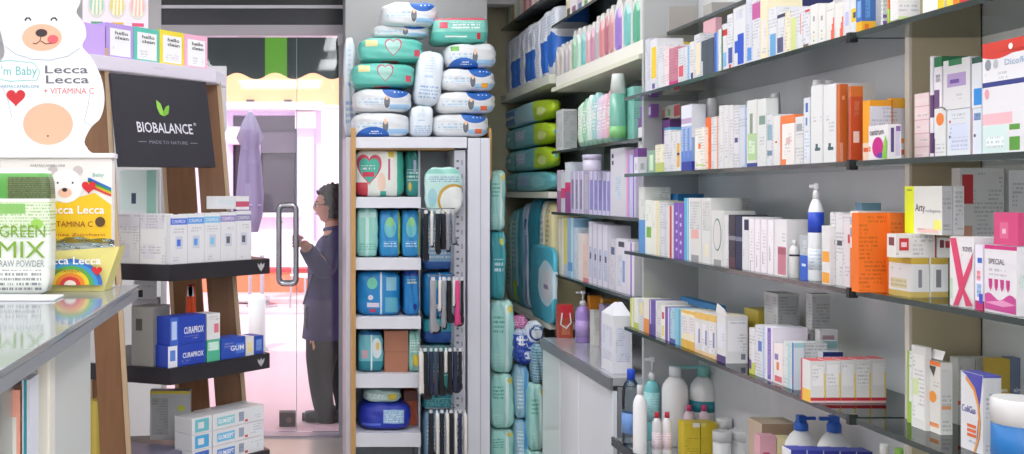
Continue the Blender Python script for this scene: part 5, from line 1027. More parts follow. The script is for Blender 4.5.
# ---------- lowest glass shelf ----------
setrow(1.0, 'on the lowest glass shelf', 'baby and diet food cartons on the lowest glass shelf')
I(629.5, 633, 0, 299, 'd9e06a', [], 'slim lime yellow carton', XX=0) if False else I(630, 634, 0, 299, 'd6de7a', [Vs('w', .5, .8)], 'slim lime yellow carton')
I(634, 638.5, 0, 299, 'eef0e6*', [Bt('c8d46a', .2)], 'white carton with lime foot')
I(638.5, 643.5, 0, 300, 'w*', [R(.2, .5, .8, .9, 'ece0a4')], 'white carton with a straw panel')
I(643.5, 649, 0, 300, 'f0ead8', [Bt('ee9a48', .42)], 'cream carton with orange lower half')
I(649, 655.5, 0, 301, '6a58a8', [Vs('c9c0e4', .1, .3), Bt('5a4a98', .3)], 'violet carton with a pale stripe')
I(655.5, 661, 0, 302, 'f0eef0*', [], 'white carton beside the violet one')
I(661, 665, 0, 306, 'f2f2e4', [R(.2, .6, .8, .8, 'd24a6a'), R(.2, .1, .8, .4, 'e6dc8a')], 'white carton with crimson spot')
I(665, 670, 0, 308, '7a5cb0', [Vs('e0d8f0', .6, .9)], 'narrow purple carton')
I(670, 675, 0, 309, 'a9d4e6*', [Bt('4a58a8', .12)], 'light blue carton with indigo foot')
I(675, 681, 0, 310, '8fcbe0', [Vs('5aa8cc', .6, .9)], 'sky blue carton with darker edge')
I(680, 716, 0, 308, '2a7cb4', [], 'long bright blue carton lying behind the row', dx=.10, yb=311.5, depth=.035)
for i, (a, b) in enumerate(((681, 688), (688, 694.5))): I(a, b, 0, 311+i*1.5, 'f3ead0', [Bt('e8b94a', .22), R(.1, .4, .9, .85, 'e9e4ec*'), Tp('f0c45a', .08)], f'cream carton with amber foot, {("farther", "nearer")[i]} of two')
for i, (a, b) in enumerate(((694.5, 701), (701, 708), (708, 716))): I(a, b, 0, 313+i*1.5, 'f1efee', [Tp('ecc468', .16), Bt('ecc890', .08), R(.1, .1, .7, .75, 'eceaf0*'), R(.6, .25, .85, .6, '7f88b8')], f'white carton with straw coloured top, {("farthest", "middle", "nearest")[i]} of three')
I(716.5, 726, 748, 316, 'f1f1f3', [Bt('54407c', .14), R(.1, .3, .8, .8, 'e2e6f0*')], 'large open white carton with purple foot', near=[R(.1, .25, .95, .9, 'eeeef2*'), R(.7, .08, .9, .2, '7a7c90')], top='cr')
fl = poly('open_flap', [(-.04, 0), (.05, 0), (.03, .02), (-.03, .035)], pm('f1f1f3'), REG[-1][0], 'A', -REG[-1][0].dimensions.x/2-.001); fl.location.z = PZ(316, 3.32)-1.0
I(744, 759, 0, 311, 'ccb84c', [], 'gold carton behind the open white one', dx=.13)
I(749, 755, 0, 329, 'f0f0f4*', [Bt('c8d060', .25), R(.0, .1, .4, .3, '6a4aa0')], 'white carton with lime and violet foot')
I(755, 765, 0, 327, 'eef0f4*', [R(.3, .5, .7, .7, '5f7cc0'), Vs('a8c4e8', .8, .95)], 'white carton with a blue rectangle')
I(765, 773, 0, 328, 'e9e6f2', [R(.3, .02, .75, .98, '6f58b0'), R(.4, .1, .6, .9, '9c88cc*')], 'white carton with a violet ribbon stripe')
for i, (a, m_, b) in enumerate(((764, 778, 800), (806, 812, 831))): I(a, m_, b, 294, 'd9dad9', [R(.1, .1, .9, .9, 'cfd0d0*')], f'grey white carton on top at the back, {("farther", "nearer")[i]}', dx=.13, yb=330, near=[R(.05, .05, .95, .95, 'c4c6c8*')])
for i, (a, m_, b) in enumerate(((775, 782, 793), (794, 800, 814), (815, 820, 838))): I(a, m_, b, 328+i, 'dfdfe0', [], f'white carton of the back row, {("farthest", "middle", "nearest")[i]}', dx=.115, near=[R(.15, .78, .8, .9, 'b89aa4'), R(.1, .2, .9, .6, 'd6d6d8*')])
I(773.5, 783, 0, 346, 'f4e9ea', [R(.3, .35, .6, .55, 'e08a4a'), R(.1, .05, .9, .2, 'e0707c'), R(.1, .6, .5, .75, '8a7ab8')], 'white carton with pink foot and orange flame')
I(783, 791, 0, 343, 'eff1f2*', [Vs('a8dcd6', .6, .9)], 'white carton with an aqua edge')
I(791, 794, 804, 343, 'dfe8f0', [Vs('4a70b8', .3, .9), R(.3, .1, .7, .3, '8a5aa0')], 'blue flecked carton by the pack of five', near=[Tp('a9d4dc', .1)])
for i, (a, m_, b) in enumerate(((794, 799, 815), (816, 821, 838))): I(a, m_, b, 340+i, 'e4e8e8', [], f'white carton with aqua lid edge, {("farther", "nearer")[i]} of two', dx=.10, near=[Tp('9cc8cc', .16), R(.2, .5, .8, .75, 'd4dadc*')])
Fr(823, 843, 352, 2.86, 'd9dde4', [Tp('27337a', .12), Vs('27337a', 0, .06)], 'white carton outlined in navy, behind the pack of five', depth=.03, z=1.0008)
for k in range(5):
    Fr(810.5+15.2*k, 825.3+15.2*k, 361-.5*k, 2.70, 'efefef', [R(0, .045, 1, .12, 'c4303c'), R(0, 0, 1, .045, 'e9c4c8'), R(.9, .12, 1, .7, 'f0d060'), R(.1, .4, .85, .9, 'ebebec*')], f'white carton with red foot stripe, {("first", "second", "third", "fourth", "last")[k]} of five alike', depth=.05, z=1.0008, aisle=[R(0, 0, 1, .3, 'f0c44a'), Vs('d0404a', 0, .15)], top='d8646a')
# beyond the joint
I(907, 914, 920, 352, '9cc84a', [R(.3, .3, 1, 1, 'eef0ee*')], 'lime green and white carton leaning at the back', dx=.075, near=[R(0, .3, 1, 1, 'eef0ee'), R(.4, .5, .7, .7, 'd6e49a')])
I(910, 930, 0, 344, 'f0f0ee', [R(.1, .1, .9, .9, 'ecece8*'), R(.1, .4, .5, .6, 'd8e8b0')], 'white open carton with pale green print', dx=.085, depth=.05) if False else I(911, 926, 932, 348, 'f0f0ee', [R(.1, .1, .9, .9, 'ecece8*'), R(.1, .4, .5, .6, 'd8e8b0')], 'white open carton with pale green print', dx=.06)
sn = I(925, 941, 953, 363, 'f3f0ea', [Tp('ee7c30', .06), R(.1, .08, .9, .14, 'ee9a60*'), R(.2, .65, .9, .85, 'f3f0ea*')], 'white carton with an orange sun spot', dx=.07, near=[R(0, 0, 1, 1, 'e4e2de'), R(.1, .05, .9, .9, 'dcdad8*'), R(.1, .35, .9, .4, 'e8a070')])
snx = -sn.dimensions.x/2; snh = sn.dimensions.z
poly('sun_print', ell(0, snh*.50, .014, .013), pm('f29a3a'), sn, 'A', snx-.0006); poly('torn_opening', [(.004, snh*.78), (.012, snh*.93), (-.014, snh*.93)], pm('4a4e44'), sn, 'A', snx-.0006)
fl2 = poly('raised_flap', [(-.026, 0), (.026, .0), (.020, .022), (-.022, .022)], pm('f0efec'), sn, 'A', snx+.004); fl2.location.z = snh; fl2.rotation_euler = (0, .5, 0)
Fr(958, 975, 358, 2.44, 'c9cac8', [R(.1, .3, .9, .9, 'c4c5c4*'), R(0, .3, 1, .36, 'd0583a')], 'grey carton at the back, left of the olive edged one', depth=.03, z=1.0008)
Fr(976, 990, 358, 2.44, 'cfd0cc', [Vs('8a8c2c', .8, .95)], 'grey carton with an olive edge', depth=.03, z=1.0008)
cl = I(960, 984, 1002, 376, 'f2f2f6', [], 'white and indigo carton with an orange curve', dx=.045, top='6a6ac8', near=[R(0, 0, 1, 1, 'e9eaee'), R(.15, .05, .6, .95, 'e4e5ea*'), Tp('6a6ac8', .03)])
w_, h_, clx = cl.dimensions.y, cl.dimensions.z, -cl.dimensions.x/2
arc = [(w_*(.50-.0), h_*.02), (w_*.18, h_*.0+.001), (w_*.36, h_*.2), (w_*.40, h_*.4), (w_*.34, h_*.62), (w_*.15, h_*.82), (-w_*.25, h_*.96), (-w_*.49, h_*.995), (w_*.49, h_*.995)]
poly('indigo_print', arc[1:], pm('5252b4', .35), cl, 'A', clx-.0006)
inn = [(w_*.18, .001), (w_*.36, h_*.2), (w_*.40, h_*.4), (w_*.34, h_*.62), (w_*.15, h_*.82), (-w_*.25, h_*.95), (-w_*.25, h_*.90), (w_*.08, h_*.78), (w_*.26, h_*.60), (w_*.32, h_*.4), (w_*.28, h_*.2), (w_*.10, .001)]
poly('orange_curve', inn, pm('f0a24a', .35), cl, 'A', clx-.0012)
letters('ColiGas', pm('4a4a9c'), w_*.62, h_*.09, (clx-.0008, w_*.44, h_*.48), 'A', cl, bold=.01)
for k in range(3): poly('orange_bar', [(-w_*.2, h_*(.30-.06*k)), (w_*.2, h_*(.30-.06*k)), (w_*.2, h_*(.34-.06*k)), (-w_*.2, h_*(.34-.06*k))], pm('e8703a', .35), cl, 'A', clx-.0006)
letters('300 mg', pm('4a4a6c'), w_*.3, h_*.035, (clx-.0008, w_*.12, h_*.1), 'A', cl)
al = Fr(992, 1010, 359, 2.38, 'c2a43c', [R(.1, .1, .9, .5, 'bc9e3c*')], 'mustard gold carton at the back', depth=.03, z=1.0008)
letters('algem', pm('f0ead0'), .030, .013, (-.016, -.0157, .085), 'N', al, bold=.03)
a3 = Fr(1010.5, 1036, 358, 2.38, '6a7590', [R(.1, .1, .9, .4, '66718c*')], 'slate blue grey carton beside the mustard one', depth=.03, z=1.0008)
letters('algem', pm('dfe4ee'), .032, .013, (-.022, -.0157, .085), 'N', a3, bold=.03)
bottle(PX(1020, 1.98), 1.98, 1.0008, .046, PZ(398, 1.98)-1.001, 'eef0f2', 'white tub with deep blue label at the photo edge', 'on the lowest glass shelf', cap='f2f2f2', style='jar', label='1f6fb4', lab=(.15, .98), group='tubs', flat=1, name='powder_tub')

# ---------- shallow upper shelf at the back ----------
shelf(2.19, 1.53, 1.652, 3.3, 4.24, .012, 'narrow glass shelf high at the back of the grey backed bay')
setrow(2.19, 'on the narrow high shelf at the back', 'cartons on the high shelf', XF=1.54)
I(655, 669, 700, 6, 'd6d6d4', [R(.2, .1, .8, .5, 'c9cccc*')], 'white and grey carton', near=[R(0, 0, 1, 1, 'b4afaa')])
I(703, 712, 0, 2, 'a9a6a2', [], 'plain taupe grey carton')
# ---------- deck bottles ----------
DZ = .5505
DP = 'on the grey deck'
def dY(h, y): return 0
def bt(x, yt, h, r, *a, **k):
    Y = (EYE-DZ-h)*FPX/(yt-CY); return bottle(PX(x, Y), Y, DZ, r, h, *a, **k)
bt(631, 369, .30, .035, CLEAR, 'clear bottle with blue cap and blue label', DP, cap='1f4fd0', style='cap', label='6f9ad8', lab=(.2, .5), flat=1)
bt(640, 385, .26, .026, 'fafbfc', 'slim white bottle left of the turquoise one', DP, cap='f0f2f6', style='cap')
tqb = bt(652, 357, .33, .032, '7fcfd4', 'turquoise bottle with a white pump', DP, cap='eef0f2', style='pump', label='a9e0e2*', lab=(.3, .8), headdir=-1)
bt(675, 366, .31, .050, 'fafbfc', 'big round-shouldered white bottle behind the red topped ones', DP, cap='e4e8ee', style='cap', flat=.9)
bt(703, 366, .31, .050, 'f8f9fb', 'big white bottle with a teal label', DP, cap='7fc4c0', style='cap', label='2f8fa0', lab=(.5, .66), flat=.9)
bxm('teal_spout', -.13, .01, -.008, .008, .300, .312, pm('7fc0c4', .3), REG[-1][0], .003)
bt(668, 368, .24, .03, 'b9c4e4', 'pale bottle with a dark violet lid', DP, cap='3a3a9c', style='cap').location.y -= .16
bt(720, 373, .27, .026, 'f8f8f9', 'white cylinder bottle with a red cap', DP, cap='c8303c', style='tube', flat=1)
bt(735, 375, .26, .022, 'a49a28', 'olive yellow bottle behind the red capped one', DP, cap='8f8a2c', style='tube', flat=1)
for i, (x, c) in enumerate(((657, 'f2f0f4'), (667, 'f2eef2'))): bt(x, 412, .16, .019, c, f'small white bottle with red flower cap, {("farther from", "nearer")[i]} the yellow cartons', DP, cap='d02c40', style='cap', label='f4e2ea*')
for i, x in enumerate((689, 704)): bt(x, 405, .17, .022, 'f0dbe6', f'small pink bottle with magenta top, {("left", "right")[i]} behind yellow cartons', DP, cap='e0508c', style='cap')
ROW.update(group='yellow cartons on the deck', place=DP, z=DZ)
for i, (a, b) in enumerate(((684, 700), (701, 717))):
    yc = Fr(a, b, 423, 3.90, 'd9c034', [R(.1, .1, .9, .6, 'd9c034*'), R(.55, .88, 1, 1, 'f0e8e0') if i == 0 else R(.0, .9, .3, 1, 'e6d87a')], f'yellow carton, {("left", "right")[i]} of the pair before the big bottles', z=DZ, depth=.06)
bt(746, 373, .25, .028, 'f8f8f9', 'white bottle half in shade behind the jars', DP, cap='d4d6da', style='tube', flat=1)
bt(724, 418, .15, .028, 'f8f8f9', 'small white tub behind the jars', DP, cap='e9eaec', style='jar')
bt(744, 402, .17, .036, 'f8f8f9', 'white tub behind the wide jar', DP, cap='eceaea', style='jar', flat=1)
bt(722, 431, .12, .032, 'f8f8f9', 'white cream jar beside the yellow cartons', DP, cap='e6e6e8', style='jar', flat=1)
bt(742, 430, .12, .042, 'f8f8f9', 'wide white cream jar with a flat lid', DP, cap='e9e9ea', style='jar', flat=1)
bt(757, 432, .13, .016, 'eeeeee', 'tiny white bottle with a pointed top', DP, cap='f2f2f2', style='cap')
for i, (x, X) in enumerate(((801, 1.545), (834, 1.585))):
    Y = FPX*X/(x-CX); bottle(X, Y, DZ, .048, PZ(415, Y)-DZ, 'fafbfc', f'white bottle with blue pump, {("farther", "nearer")[i]} of two', DP, cap='2a62c4', style='pump', group='blue pump bottles on the deck', headdir=-1 if i else 1, shoulder=.86)
for i in range(5): Fr(791+16.5*i, 806.5+16.5*i, 450+i*.5, 2.80, 'e2e4ec', [Tp('343c9c', .12), R(.3, .7, .7, .8, 'c0cc6a')], f'white carton with indigo rim, {("first", "second", "third", "fourth", "fifth")[i]} from the jars', z=DZ, depth=.05, group='indigo rimmed cartons on the deck', top='4a50a8')
crt = Fr(762, 798, 424, 3.30, 'c9b49c', [R(0, .8, 1, 1, 'b49c84'), R(.1, .3, .9, .7, 'd4c2ac')], 'open beige cardboard tray', z=DZ, depth=.10, group='trays on the deck', name='cardboard_tray', cat='tray')
Fr(760, 776, 436, 3.2, 'e0a8b4', [R(.2, .2, .6, .8, 'c84a6c')], 'pink carton before the beige tray', z=DZ, depth=.04, group='cartons on the deck')
Fr(777, 793, 438, 3.2, 'e9dcae', [R(.1, .2, .9, .5, 'e4d49c*')], 'cream carton before the beige tray', z=DZ, depth=.04, group='cartons on the deck')
for i, x in enumerate((884, 899)):
    Y = FPX*1.46/(x-CX); bottle(1.46, Y, DZ, .022, PZ(444+i*4, Y)-DZ, ('e9e4ea', 'cfe0a8')[i], ('white', 'pale green')[i]+' capped bottle far along the deck', DP, cap=('f0f0f0', '7fae4a')[i], style='cap')

# ================= middle bay =================
def bay(i, place, group): setrow(BZ[i], place, group, XF=1.455, back=1.71)
bay(0, "on the middle bay's highest shelf", 'cartons on the highest shelf of the middle bay')
for i, (a, b, c) in enumerate(((566, 571, 'd9d0b4'), (571, 577, 'e6dce0'), (577, 583, 'c9b8c8'), (583, 589, 'dfe0d0'), (590, 597, 'e9d0d0'), (597, 605, 'd6dcc0'), (606, 616, 'dfe8e0'), (617, 626, 'c9dcb4'), (627, 637, 'e4e6dc'))):
    I(a, b, 0, -38, c, [R(.2, .05, .8, .18, ('4a4238', '8a5a7a', '5a6a8a', '6a8a5a', 'c86a7a', '8aa84a', '9ac0b0', '5fa04a', '8a8a8a')[i]), Vs('w', .8, 1)], ('tan', 'pinkish white', 'mauve', 'pale olive', 'rose', 'sage', 'mint white', 'leaf green', 'ivory')[i]+' carton')
# pastel blister packs
bay(1, "on the middle bay's cream shelf", 'pastel blister packs')
def blister(x0, x1, yt, c, nm):
    X = ROW['XF']; Yf = FPX*X/(x0-CX); Yn = FPX*X/(x1-CX); L = (Yf-Yn)*.97; h = PZ(yt, Yn)-ROW['z']; e = L/2
    V = [(0, -e, 0), (0, e, 0), (0, e, h*.86), (0, e*.4, h), (0, -e*.4, h), (0, -e, h*.86)]; V += [(.016, y, z) for _, y, z in V]; n = 6
    o = link('blister_pack', mesh('b', V, [(0, 1, 2, 3, 4, 5)[::-1], (6, 7, 8, 9, 10, 11)]+[(i, (i+1) % n, n+(i+1) % n, n+i) for i in range(n)], [pm('ecebe8*')], None, [(0, 0)]*(12)+[(0, 0)]*24), None, (X, (Yf+Yn)/2, ROW['z']))
    V = [(-.001, s*e*.62, h*.30) for s in (-1, 1)]+[(-.001, s*e*.62, h*.80) for s in (1, -1)]+[(-.001, 0, h*.9)]
    q = [(-e*.62, h*.24), (e*.0, h*.12), (e*.62, h*.24), (e*.62, h*.72), (0, h*.90), (-e*.62, h*.72)]
    V = [(-.0006, y, z) for y, z in q]+[(-.010, y*.8, h*.5+(z-h*.5)*.85) for y, z in q]
    link('shell', mesh('s', V, [(6, 7, 8, 9, 10, 11)]+[(i, (i+1) % 6, 6+(i+1) % 6, 6+i) for i in range(6)], [pm(c, .3)]), o)
    o['category'] = 'blister pack'; o['group'] = ROW['group']; REG.append((o, nm, ROW['place'], x0))
cs = [('b9b4b0', 'pale grey'), ('c4bcb4', 'beige grey'), ('b4b4bc', 'cool grey'), ('c8c0bc', 'warm grey'), ('8fc0a0', 'soft green'), ('b8dcc8', 'mint grey'), ('7cc4c4', 'aqua'), ('d8a8b4', 'muted pink'), ('c890a8', 'mauve pink'), ('b4b0b8', 'ash grey'), ('d8888c', 'coral pink'), ('b06878', 'rose'), ('cf8a94', 'salmon'), ('9a74c8', 'violet'), ('74c0bc', 'turquoise'), ('5cae90', 'sea green')]
xs = [556, 560.5, 565, 569, 573, 577, 582, 587, 591.5, 596, 600, 605.5, 610, 615, 624, 633, 642.5]
for i, (c, nm) in enumerate(cs): blister(xs[i], xs[i+1]-.4, (46, 43, 41, 39, 30, 27, 25, 24, 21, 15, 12, 8, 4, -3, -7, -10)[i], c, f'{nm} blister pack')
tray_ = I(556, 643, 0, 0, 'eceae0', [R(.05, .2, .95, .8, 'e6e4dc*')], 'low white tray front before the pastel blister packs', dx=-.016, depth=.008, cat='tray', name='display_tray'); tray_.scale.z = 1
for v in tray_.data.vertices:
    if v.co.z > .01: v.co.z = .055
# third: bags and aqua boxes
bay(2, "on the middle bay's third shelf", 'packets on the third shelf of the middle bay')
I(556, 563, 577, 109, 'd9dcdc', [R(.1, .1, .9, .9, 'cfd4d4*')], 'pale grey carton', near=[R(.05, .05, .95, .95, 'b4bcbc*')])
for i, (a, b, yt, c, nm) in enumerate(((577, 582, 102, 'c9e4cc', 'pale green'), (582, 586, 98, '9cd0b0', 'green'), (586, 591, 94, 'd6e9e0', 'frosted green'), (591, 596, 92, 'a4cfcf', 'sea blue'), (596, 601, 95, 'd9d0e4', 'lilac'), (601, 606, 93, 'e4c0d0', 'soft pink'), (606, 612, 88, 'e6b4bc', 'rose pink'))):
    wpack(a, b, yt, picmat('sachet_'+nm.replace(' ', '_'), c, [('t', .1, .3, .9, .8, 'f2f4f2', 14), ('r', 0, 0, 1, .12, '8fb4a0'), ('r', .3, .5, .7, .65, 'f4f4f4')]), f'{nm} sachet', d=.06, name='sachet', cat='sachet', pinch=.3)
bottle(PX(618, 4.52), 4.52, BZ[2]+.0005, .035, PZ(74, 4.52)-BZ[2], '6fae9c', 'tall sea green bottle with pale cap', "on the middle bay's third shelf", cap='d9e0dc', style='tube', label='7fc07a', lab=(.05, .3), group='packets on the third shelf of the middle bay', flat=1)
I(623, 634, 643.5, 86, '86c9bc', [R(.05, .05, .95, .95, '86c9bc*')], 'aqua green carton', near=[R(0, 0, 1, 1, '9ad6ca*')])
# fourth
bay(3, "on the middle bay's fourth shelf", 'cartons on the fourth shelf of the middle bay')
I(557, 561, 0, 170, 'd9c8e0', [Bt('b07aa8', .5)], 'mauve white carton')
I(561, 565, 0, 172, 'dfe6ec', [Mb('e4447c', .35, .6)], 'white carton with a hot pink blot')
I(565, 570.5, 0, 162, 'e0eaf0', [Bt('a85a9c', .42), Mb('e4447c', .42, .6)], 'pale blue carton with pink and purple base', top='86c060')
for i, (a, b) in enumerate(((570.5, 575), (575, 579), (579, 583.5))): I(a, b, 0, 171, 'cdc4e4', [R(.2, .1, .7, .8, '8a80a8*'), Vs('eeeaf6', .75, 1)], f'lilac striped carton, {("farthest", "middle", "nearest")[i]} of three slim ones')
I(583.5, 589, 0, 170, 'b9b0cc', [R(.2, .1, .8, .9, 'c9c2d8*')], 'grey lilac carton')
bottle(PX(592, 4.86), 4.86, PZ(171, 4.86), .042, .075, 'd2cfe2', 'lilac round tub lying above the striped cartons', "on the middle bay's fourth shelf", cap='c4c0d8', style='jar', group='tubs', flat=1)
for i, (a, b) in enumerate(((589, 593.5), (593.5, 598), (598, 602.5), (602.5, 606.5), (606.5, 610.5))): I(a, b, 0, 171+i*.3, 'dcd8f4', [R(.15, .1, .85, .8, '9a94d8*'), Vs('8a80d0', .8, .92)], f'violet striped carton, {("farthest", "second farthest", "middle", "second nearest", "nearest")[i]} of five alike')
I(610.5, 626, 0, 147, 'eeecf6', [R(.08, .86, .2, .92, '3a3a70'), R(.08, .76, .2, .82, '3a3a70'), R(.3, .25, .7, .6, 'd6e0ee*')], 'wide lilac white carton with two dark dots')
I(626, 630, 0, 150, 'f0dcec', [Vs('e89ad4', .1, .5), Vs('8f8ae8', .6, .9)], 'pink and violet striped carton')
I(630, 636, 0, 154, 'd9d2ee', [Vs('7a6ad8', .5, .7)], 'lavender carton with violet line')
# lowest
bay(4, "on the middle bay's lowest shelf", 'cartons on the lowest shelf of the middle bay')
I(558.5, 562, 0, 219, 'eeeee6', [Vs('dcdcd0', .5, 1)], 'thin ivory white carton')
I(562, 567, 0, 218, 'e8d878', [Bt('c9ccd8', .2), Vs('f4f0dc', 0, .3)], 'yellow carton with a grey foot')
I(567, 574, 0, 218, '9fccea', [Vs('d9eaf6', .6, .9), R(.1, .1, .8, .25, '6fa8dc')], 'light blue carton')
I(574, 578, 0, 228, 'cfe0ee*', [], 'icy blue slim carton')
I(574, 584, 0, 219, 'dfe4e2', [R(.5, .7, .8, .85, '5a5e66')], 'white carton with a grey spot at the back', dx=.12)
I(578, 583, 0, 234, 'f0e4e2', [], 'pale blush carton')
I(583, 588.5, 0, 245, 'f2d4cc', [Bt('e08a94', .1), R(.2, .3, .8, .9, 'f2d4cc*')], 'salmon pink carton')
for i, (a, b, yt) in enumerate(((588.5, 593, 222), (593, 598, 224), (598, 603, 225), (603, 609, 226))): I(a, b, 0, yt, 'e6e4f0', [R(.1, .1, .7, .6, 'c9d2e8*'), Vs('b8b0d4', .8, .95), R(.3, .4, .6, .5, '4a4a6a')], f'lilac white carton, {("farthest", "second", "third", "nearest")[i]} of four alike')
I(609, 616, 0, 240, 'eeeaf4*', [R(.3, .7, .8, .85, '5a6a9a')], 'lilac white carton with a slate mark')
I(616, 628, 0, 240, 'e9e6f2', [R(.2, .85, .7, .95, '4a4a5c'), R(.55, .2, .75, .6, '8fa4d8'), R(.1, .1, .5, .7, 'dce0ee*')], 'wide lilac white carton with a blue oval')
I(628, 634.5, 645, 243, 'eceaf2', [Vs('a070d0', .35, .6)], 'white carton with an orchid stripe', near=[R(0, 0, 1, 1, 'd2d2d8')])

# ---------- worktop goods ----------
WZ = .7905; WP = 'on the grey worktop'
def wt(x, yb): Y = (EYE-WZ)*FPX/(yb-CY); return PX(x, Y), Y
X, Y = wt(566, 338)
rc = Fr(559, 573, 305, Y, 'b4503c', [Tp('d0323c', .4), R(.2, .1, .8, .4, 'c87a5a')], 'brown carton with red upper part', z=WZ, depth=.06, group='goods on the worktop', place=WP)
tube('white_loop', [(-.02, -.033, .13), (-.028, -.035, .07), (0, -.036, .05), (.026, -.035, .08), (.02, -.033, .13)], .004, pm('e6e6e6'), rc)
X, Y = wt(583, 342); bottle(X, Y, WZ, .038, PZ(291, Y)-WZ, 'a58ad0', 'purple bottle with white pump', WP, cap='e4e2ea', style='pump', label='b8a0dc*', group='goods on the worktop', flat=1)
X, Y = wt(571, 330); bottle(X, Y-.03, WZ, .03, PZ(292, Y)-WZ, 'e6e6e8', 'white bottle with grey trigger top', WP, cap='5a5c64', style='pump', group='goods on the worktop').location.x += .09
X, Y = wt(598, 346); Fr(594, 603, 311, Y, 'd6ddd6', [R(.1, .3, .9, .8, 'cfd6cf*')], 'slim grey green carton', z=WZ, depth=.07, group='goods on the worktop', place=WP, aisle=[])
X, Y = wt(609, 350); Fr(604, 614, 305, Y, 'a89cc0', [Vs('8a7cac', .3, .7)], 'dull violet carton', z=WZ, depth=.08, group='goods on the worktop', place=WP)
Fr(590, 602, 296, 5.25, 'e0902c', [Bt('5a8a3a', .4)], 'orange and green carton at the back of the worktop', z=WZ, depth=.05, group='goods on the worktop', place=' ')
Fr(603, 620, 299, 5.1, 'd8a040', [Bt('a86a3a', .4)], 'amber and brown carton at the back of the worktop', z=WZ, depth=.05, group='goods on the worktop', place=' ')
Y = 4.35; bx_ = Fr(613, 632, 316, Y, 'eaecf4', [R(.15, .2, .9, .8, 'dfe4f4*')], 'large white carton with peaked top', z=WZ, depth=.16, group='goods on the worktop', place=WP, aisle=[R(.1, .2, .9, .8, 'e2e6f4*')])
ww = 19*Y/FPX
pk = mesh('peak', [(-ww/2, -.08, 0), (ww/2, -.08, 0), (ww/2, .08, 0), (-ww/2, .08, 0), (-ww*.1, 0, .05), (ww*.3, 0, .05)], [(0, 1, 5, 4), (2, 3, 4, 5), (1, 2, 5), (3, 0, 4)], [pm('eef0f6')]); p_ = link('peaked_lid', pk, bx_, (0, 0, PZ(316, Y)-WZ))

# ================= far bay =================
setrow(CZs[0], 'at the top of the far bay', 'packets on the topmost shelf of the far bay', XF=1.45, back=1.71)
for i, (a, b, c) in enumerate(((504, 509, 'd9dcc0'), (509, 515, 'e4e0c4'), (515, 521, 'eef0e6'), (521, 527, 'f0d4cc'), (527, 532, 'e9b4b4'), (532, 538, 'eee4dc'), (538, 545, 'dfe4e0'))):
    I(a, b, 0, -40, c, [Vs('w', .1, .3), R(.4, .05, .9, .4, ('b4b88a', 'c8b888', 'd4d8c4', 'e08a8a', 'd87a84', 'd8c0b4', 'a8b8b4')[i])], ('khaki', 'straw', 'white', 'peach', 'pink', 'cream', 'pale grey')[i]+' packet')
setrow(CZs[1], 'in the far bay', 'white and blue pad packs', XF=1.45, back=1.71)
pads = [(506, 510.5, 0), (510.5, 515, 1), (515, 519.5, 1), (519.5, 524, 0), (524, 529, 1), (529, 534, 1), (534, 539.5, 0), (539.5, 546, 1), (546, 554.3, 2)]
M_pad = [picmat('pad_white', 'dfe3ee', [('t', .2, .1, .8, .9, 'aab4cc', 24)]), picmat('pad_blue', 'e4e8f2', [('r', 0, .08, 1, .54, '2f6cc8'), ('r', 0, .08, .2, .54, 'c9d6ea'), ('t', .1, .6, .9, .9, 'b4c0d8', 22)]), picmat('pad_disc', 'dde2ec', [('e', .6, .38, .5, .26, '2f6cc8'), ('t', .1, .7, .9, .9, 'b4c0d8', 22)])]
for i, (a, b, q) in enumerate(pads):
    wpack(a, b, (37, 34, 31, 27, 23, 20, 17, 9, 4)[i], M_pad[q], f'upright white pad pack {("without blue", "with blue lower half", "with a blue disc")[q]}, {("farthest", "second", "third", "fourth", "fifth", "sixth", "seventh", "eighth", "nearest")[i]} of nine', d=.2, pinch=.04, exp=7, wr=.003)
M_st = picmat('teal_stack_pack', '6cbcc4', [('r', 0, 0, .1, 1, '4aa4ac'), ('r', .0, .45, .28, .62, 'c4e8e6'), ('r', .18, 0, .21, 1, '4aa0a8'), ('r', .36, 0, .40, 1, '3e98a0'), ('r', .40, .3, .60, .8, 'a8c4e4'), ('t', .42, .35, .6, .75, 'e4ecf6', 10), ('r', .76, 0, 1, 1, 'b4d62e'), ('e', .88, .4, .06, .2, 'dff09a')])
M_st2 = picmat('teal_stack_plain', '70c0ca', [('r', .0, .45, .28, .62, 'a9dcd8'), ('r', .36, 0, .40, 1, '2e8890'), ('r', .40, .3, .66, .8, '9cc0e0'), ('e', .8, .5, .12, .3, '8fd0d8')])
M_st3 = picmat('teal_stack_blue', 'a0d0dc', [('r', .16, .1, .42, .9, '2a84c4'), ('r', .18, .42, .40, .56, 'dceaf4'), ('r', .45, .2, .66, .8, 'a4cdd4'), ('r', .76, 0, 1, 1, 'b4d62e'), ('e', .88, .4, .06, .2, 'dff09a')])
setrow(CZs[2], 'in the far bay', 'teal packs lying in a stack', XF=1.45, back=1.71)
zz = CZs[2]+.001; hh = [.128, .143, .143, .135]
for i, (m_, nm) in enumerate(((M_st2, 'teal pack with a pale blue end, lowest of the four stacked'), (M_st, 'teal pack with lime end, second from the bottom of the stack'), (M_st, 'teal pack with lime end, second from the top of the stack'), (M_st3, 'pale pack with blue patch and lime end, topmost of the stack'))):
    ROW['z'] = zz; wpack(500.5-1.5*i, 547, 0, m_, nm, d=.11, name='diaper_pack', axis='x', pinch=.18, exp=4, wr=.003, zt=zz+hh[i]-.007); zz += hh[i]
setrow(CZs[3], 'in the far bay', 'upright turquoise pad packs', XF=1.45, back=1.71)
